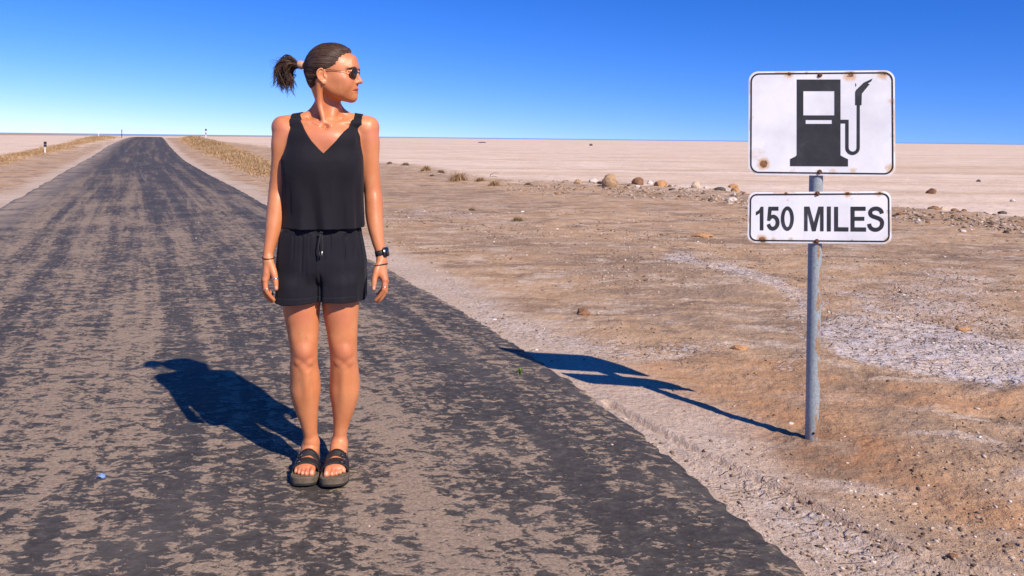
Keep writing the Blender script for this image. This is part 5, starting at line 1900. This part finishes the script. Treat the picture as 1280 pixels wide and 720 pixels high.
def build_rocks():
    for i, (px, py, w, h, mk, lab) in enumerate(ROCKS):
        X, D = ghit(px, py)
        k = D / F
        me = stone_mesh(131 + i * 11, w * k, w * k * (.85 if h / w > .4 else .7), h * k * 1.02, .62)
        o = link('stone', me, SM[mk], None, (X, D, float(height(np.array([X]), np.array([D]))[0]) - h * k * .12))
        o.rotation_euler.z = 0.0
        tag(o, lab, 'stone', 'stones lying on the dirt and the flat')
    # smaller stones in the rubble lines, alike
    rnd = random.Random(21)
    protos = {}
    for mk in ('tan', 'white', 'grey', 'brown', 'cream'):
        protos[mk] = [stone_mesh(500 + j * 3 + len(mk), 1, .85, .62) for j in range(2)]
        for me in protos[mk]: me.materials.append(SM[mk])
    C = np.array(CREST_PX, float)
    n = 0
    while n < 230:
        if rnd.random() < .62:
            px = rnd.uniform(690, 935)
        else: px = rnd.uniform(1118, 1290)
        py = np.interp(px, C[:, 0], C[:, 1]) + rnd.gauss(5, 4.0) * (1 if px < 1000 else 1.3)
        X, D = ghit(px, py)
        w = rnd.choice([2.2, 2.6, 3.2, 4, 5, 6.5]) * D / F
        mk = rnd.choice(['tan', 'tan', 'tan', 'white', 'grey', 'brown', 'brown', 'grey', 'cream'])
        me = rnd.choice(protos[mk])
        o = bpy.data.objects.new('rubble_stone', me); COL.objects.link(o)
        o.location = (X, D, gz(X, D) - w * .16); o.scale = (w, w * rnd.uniform(.7, 1.1), w * rnd.uniform(.55, 1.0)); o.rotation_euler.z = rnd.uniform(0, 6.28)
        tag(o, 'small stone in the rubble lines at the edge of the flat', 'stone', 'rubble along the edge of the flat')
        n += 1
    # loose pebbles and crumbs of earth: countless
    base = bmesh.new(); bmesh.ops.create_icosphere(base, subdivisions=1, radius=1)
    bv = np.array([v.co[:] for v in base.verts]); bf = np.array([[v.index for v in f.verts] for f in base.faces]); base.free()
    R_ = np.random.default_rng(4)
    m = 90000
    ang = np.radians(R_.uniform(-26, 38, m)); r = 2.2 * np.exp(R_.uniform(0, np.log(15 / 2.2), m))
    X = np.sin(ang) * r; D = np.cos(ang) * r
    t, d = road_t(X, D)
    dens = fbm(X * .9, D * .9, 4, 77)
    onroad = (t > 0.05)
    keep = (~onroad) & (R_.uniform(0, 1, m) < sstep(.40, .68, dens) * .7 + .06)
    keep |= onroad & (t < RW - .1) & (R_.uniform(0, 1, m) < .010)
    X, D, r, t = X[keep], D[keep], r[keep], t[keep]
    # thick along the windrow of rubble
    cp = np.array(CREST_PX, float); mc = 7000
    px = R_.uniform(600, 1290, mc); px = px[(vnoise(px / 22, px * 0, 3) > .30) & ((px < 945) | (px > 1100))]
    py = np.interp(px, cp[:, 0], cp[:, 1]) + 4 + R_.normal(0, 3.2, len(px)) + np.abs(R_.normal(0, 3, len(px)))
    g_ = np.array([gflat(a_, b_) for a_, b_ in zip(px, py)])
    nb_ = len(X)
    X = np.concatenate([X, g_[:, 0]]); D = np.concatenate([D, g_[:, 1]]); r = np.hypot(X, D); t = np.concatenate([t, np.full(len(px), -5.0)])
    onr = t > .05
    k = len(X)
    size = (.0013 + .0068 * R_.random(k) ** 5) * np.interp(r, [2, 6, 15], [.9, 1.4, 2.6]) * np.where(onr, .6, 1.0)
    z = height(X, D)
    z = np.where(onr, road_z(X, D), z)
    size[nb_:] *= R_.uniform(.8, 1.9, k - nb_)
    sc = size[:, None] * np.stack([R_.uniform(.7, 1.3, k) + 1.6 * R_.random(k) ** 3, R_.uniform(.7, 1.2, k), R_.uniform(.4, .9, k)], 1)
    a = R_.uniform(0, 6.28, k)
    jit = 1 + R_.uniform(-.25, .25, (k, len(bv)))
    V = bv[None] * jit[..., None] * sc[:, None]
    V = np.stack([V[..., 0] * np.cos(a)[:, None] - V[..., 1] * np.sin(a)[:, None], V[..., 0] * np.sin(a)[:, None] + V[..., 1] * np.cos(a)[:, None], V[..., 2]], -1)
    V += np.stack([X, D, z + size * .15], 1)[:, None]
    Fc = (bf[None] + (np.arange(k) * len(bv))[:, None, None]).reshape(-1, 3)
    tone = np.repeat(R_.random(k), len(bv))
    n_ = NT('loose_pebbles')
    c = n_.ramp(n_.attr('tone'), [(0.0, (0.09, 0.058, 0.04)), (0.35, (0.22, 0.14, 0.088)), (0.7, (0.38, 0.26, 0.17)), (0.9, (0.50, 0.39, 0.30)), (1.0, (0.70, 0.62, 0.56))])
    n_.set(Base_Color=c, Roughness=.95)
    tag(link('gravel', np_mesh('gravel', V.reshape(-1, 3), Fc, False, {'tone': tone}), n_.m), kind='stuff')


# ================================================================== DRY GRASS AND TUFTS
def straw_mat(name, a, b, c):
    n = NT(name)
    col = n.ramp(n.attr('tone'), [(0.0, a), (0.5, b), (1.0, c)])
    n.set(Base_Color=col, Roughness=.8)
    n.b.inputs['Specular IOR Level'].default_value = .15
    return n.m


STRAW = straw_mat('dry_straw', (0.17, 0.090, 0.034), (0.34, 0.205, 0.10), (0.54, 0.37, 0.21))
BRUSH = straw_mat('dry_brushwood', (0.10, 0.07, 0.042), (0.22, 0.155, 0.085), (0.40, 0.29, 0.165))


def blades(P, H, Wd, lean, rng, tone):
    """one crooked two-segment blade per base point"""
    k = len(P)
    a = rng.uniform(0, 6.283, k); ca, sa = np.cos(a), np.sin(a)
    b = rng.uniform(0, 6.283, k)
    side = np.stack([ca, sa, 0 * a], 1) * (Wd / 2)[:, None]
    l1 = np.stack([np.cos(b), np.sin(b), 0 * b], 1) * (lean * H)[:, None]
    m = P + l1 * .35 + np.stack([0 * a, 0 * a, H * .55], 1)
    t = P + l1 + np.stack([0 * a, 0 * a, H * (1 - .3 * lean)], 1)
    V = np.stack([P - side, P + side, m + side * .75, m - side * .75, t + side * .15, t - side * .15], 1)
    i = np.arange(k)[:, None] * 6
    Q = np.concatenate([i + np.array([[0, 1, 2, 3]]), i + np.array([[3, 2, 4, 5]])], 0)
    return V.reshape(-1, 3), Q, np.repeat(tone, 6)


def build_grass():
    rng = np.random.default_rng(9)
    Vs, Qs, Ts = [], [], []; base = 0
    regs = [([(228, 174.5), (240, 182), (262, 193), (300, 209), (345, 229), (390, 246), (420, 240), (345, 207), (300, 188), (262, 176), (236, 172.6)], 5200, .46),
            ([(-80, 220), (0, 206), (40, 196), (80, 188), (110, 179), (140, 172.5), (150, 171.5), (128, 171.6), (90, 178), (50, 186), (0, 195), (-80, 207)], 4200, .34)]
    for px, cnt, hmax in regs:
        G = np.array([ghit(*q) for q in px])
        lo, hi = G.min(0), G.max(0)
        pts = []
        while len(pts) < cnt:
            # even cover in the picture: sample by distance on a log scale
            D = math.exp(rng.uniform(math.log(lo[1]), math.log(hi[1])))
            sub = rng.uniform(lo[0], hi[0], 40)
            ok = inside(sub, np.full(40, D), G)
            for x in sub[ok][:1]:
                if fbm(np.array([x * .8]), np.array([D * .5]), 3, 5)[0] > .36: pts.append((x, D))
        P = np.array(pts)
        z = height(P[:, 0], P[:, 1])
        cl = fbm(P[:, 0] * .55, P[:, 1] * .4, 3, 15)
        ed = np.clip(poly_d(P[:, 0], P[:, 1], G, True) / 1.2, .25, 1)
        nb = 16
        spread = .13 + .002 * P[:, 1]
        off = rng.normal(0, 1, (len(P), nb, 2)) * spread[:, None, None]
        B = np.stack([P[:, None, 0] + off[..., 0], P[:, None, 1] + off[..., 1], np.repeat(z[:, None], nb, 1) - .02], -1).reshape(-1, 3)
        H = (hmax * (.35 + 1.0 * cl) * ed)[:, None] * rng.uniform(.55, 1.15, (len(P), nb))
        Wd = (.007 + .00045 * P[:, 1])[:, None] * rng.uniform(.7, 1.3, (len(P), nb))
        tone = np.clip((.25 + .75 * fbm(P[:, 0] * .9 + 30, P[:, 1] * .9, 3, 25))[:, None] + rng.normal(0, .18, (len(P), nb)), 0, 1)
        V, Q, T = blades(B, H.ravel(), Wd.ravel(), rng.uniform(.1, .75, B.shape[0]), rng, tone.ravel())
        Vs.append(V); Qs.append(Q + base); Ts.append(T); base += len(V)
    tag(link('dry_grass', np_mesh('dry_grass', np.concatenate(Vs), np.concatenate(Qs), False, {'tone': np.concatenate(Ts)}), STRAW), kind='stuff')
    # single dry tufts in front of the pale flat
    tufts = [(487, 207.5, 8, 3.5, 'b', 'low dark tuft nearest the woman at the edge of the flat'),
             (507, 209, 12, 4, 'b', 'dark flattened tuft, second from the woman along the flat'),
             (532, 216, 14, 7, 's', 'upright straw tuft left of the widest dry tuft'),
             (551, 218, 10, 5, 'b', 'dark tuft touching the widest dry tuft on its left'),
             (573, 227, 26, 13, 's', 'widest dry straw tuft beside the pale flat'),
             (600, 228, 14, 6, 's', 'thin straw tuft right of the widest dry tuft'),
             (618, 232, 16, 8, 's', 'straw tuft with a curled twig, right end of the tuft row'),
             (540, 221, 7, 3, 'b', 'small dark tuft in front of the straw tuft row'),
             (647, 275, 15, 7, 'b', 'dark dead brush in the brown dirt in front of the flat'),
             (590, 262, 10, 4, 'b', 'small dead brush on the light patch right of the woman'),
             (660, 231, 11, 4, 'b', 'low dark tuft between the straw tufts and the boulders')]
    for px, py, w, h, kd, lab in tufts:
        X, D = ghit(px, py); k = D / F
        nb = 260
        o = rng.normal(0, .23, (nb, 2)) * np.array([w * k, w * k * .6])
        B = np.concatenate([o, np.full((nb, 1), -.01)], 1)
        B[:, 2] += height(X + o[:, 0], D + o[:, 1]) - gz(X, D)
        H = h * k * np.exp(-(o[:, 0] / (w * k * .45)) ** 2) * rng.uniform(.5, 1.25, nb)
        V, Q, T = blades(B, H, rng.uniform(.006, .012, nb) * D / 14, rng.uniform(.2, 1.0, nb), rng, np.clip(rng.normal(.5, .25, nb), 0, 1))
        tag(link('dry_tuft', np_mesh('dry_tuft', V, Q, False, {'tone': T}), STRAW if kd == 's' else BRUSH, None, (X, D, gz(X, D))), lab, 'tuft', 'dry tufts at the edge of the flat')
    # curled twig standing by the last tuft
    tw = simple('dead_wood', (0.07, 0.05, 0.04), .9)
    X, D = ghit(613, 222); k = D / F
    pts = catmull([(0, 0, -.01), (.0, 0, 2.2 * k), (3 * k, 0, 4.6 * k), (8 * k, .02, 5.0 * k), (11 * k, .03, 4.4 * k)])
    o = link('twig', tubes('twig', [(pts, np.linspace(.010, .005, len(pts))), (catmull([(0, 0, -.01), (4 * k, 0, .9 * k), (9 * k, -.03, -.2 * k)]), .007)], 6), tw, None, (X, D, gz(X, D)))
    tag(o, 'dark curled dead twig sticking up beside the straw tufts', 'twig')
    # green sprout on the road
    X, D = ghit(650, 473); k = D / F
    V, Q, T = [], [], []
    lines = []
    gm = straw_mat('green_leaf', (0.07, 0.13, 0.02), (0.16, 0.24, 0.04), (0.30, 0.34, 0.10))
    nb = 16
    B = np.concatenate([rng.normal(0, .35, (nb, 2)) * k * 4, np.zeros((nb, 1))], 1)
    V, Q, T = blades(B, rng.uniform(4, 11, nb) * k, rng.uniform(1.0, 2.0, nb) * k, rng.uniform(.2, .9, nb), rng, rng.random(nb))
    zr = float(road_z(np.array([X]), np.array([D]))[0])
    tag(link('sprout', np_mesh('sprout', V, Q, False, {'tone': T}), gm, None, (X, D, zr)), 'tiny green sprout growing on the road beside the sign shadow', 'plant')


# ================================================================== ROADSIDE POSTS AND LITTER
def build_posts():
    white = simple('white_post_paint', (0.74, 0.72, 0.68), .6)
    dark = simple('black_post_paint', (0.03, 0.028, 0.028), .6)
    red = simple('red_post_paint', (0.42, 0.05, 0.04), .6)

    def post(px, py, D, htop, label, spec, name='marker_post', group=None):
        x, z = ray(px, py)
        if D is None: X, D = ghit(px, py)
        else: X = x * D
        g = gz(X, D)
        top = CH + ray(px, htop)[1] * D
        Hh = top - g
        root = empty(name, (X, D, g))
        tag(root, label, 'marker post', group)
        for (nm, z0, z1, w, mat) in spec:
            bm = bmesh.new()
            bmesh.ops.create_cube(bm, size=1)
            for v in bm.verts: v.co = Vector((v.co.x * w, v.co.y * w * .6, (z0 + (z1 - z0) * (v.co.z + .5)) * Hh))
            bmesh.ops.bevel(bm, geom=bm.edges[:], offset=min(w * .12, .012), segments=2, affect='EDGES')
            link(nm, bm_mesh(nm, bm, False), mat, root)

    k = ghit(56, 192)[1] / F
    post(56.3, 192, None, 177, 'white delineator post with a black head beside the grass on the left', [('post', -.05, .56, 1.5 * k, white), ('head', .56, 1.0, 3.0 * k, dark), ('reflector', .72, .80, 3.15 * k, simple('reflector_grey', (.25, .24, .24), .3))])
    k = 112 / F
    post(123.3, 168.6, 112, 163.2, 'short white marker block on the skyline left of the road', [('post', -.05, .5, 1.0 * k, white), ('head', .5, 1.0, 2.0 * k, white)])
    post(152.2, 168, 118, 162, 'thin dark marker post on the skyline close to the road crest', [('post', -.05, .8, .8 * k, dark), ('head', .8, 1.0, 1.0 * k, dark)])
    post(257.3, 171, 104, 161.2, 'red and white banded marker post on the skyline right of the road', [('post', -.05, .50, 1.0 * k, white), ('red_band', .50, .68, 1.25 * k, red), ('white_band', .68, .84, 1.1 * k, white), ('head', .84, 1.0, 1.7 * k, dark)])

    # scrap of blue plastic on the road
    X, D = ghit(126.5, 610.5); k = D / F
    bm = bmesh.new()
    rnd = random.Random(8)
    g = [[bm.verts.new(((i - 4) / 4 * 6.2 * k * (1 - .35 * abs(j - 2) / 2), (j - 2) * 2.6 * k, (1.0 - ((i - 4) / 4) ** 2) * 5.5 * k * (1 - .25 * abs(j - 2)) + rnd.uniform(0, .8) * k)) for j in range(5)] for i in range(9)]
    for i in range(8):
        for j in range(4): bm.faces.new((g[i][j], g[i + 1][j], g[i + 1][j + 1], g[i][j + 1]))
    bmesh.ops.solidify(bm, geom=bm.faces[:], thickness=.0012)
    zr = float(road_z(np.array([X]), np.array([D]))[0])
    o = link('plastic_scrap', bm_mesh('plastic_scrap', bm), simple('pale_blue_plastic', (0.36, 0.52, 0.80), .35, spec=.5), None, (X, D, zr))
    tag(o, 'crumpled scrap of light blue plastic on the road', 'litter')


build_rocks()
build_grass()
build_posts()
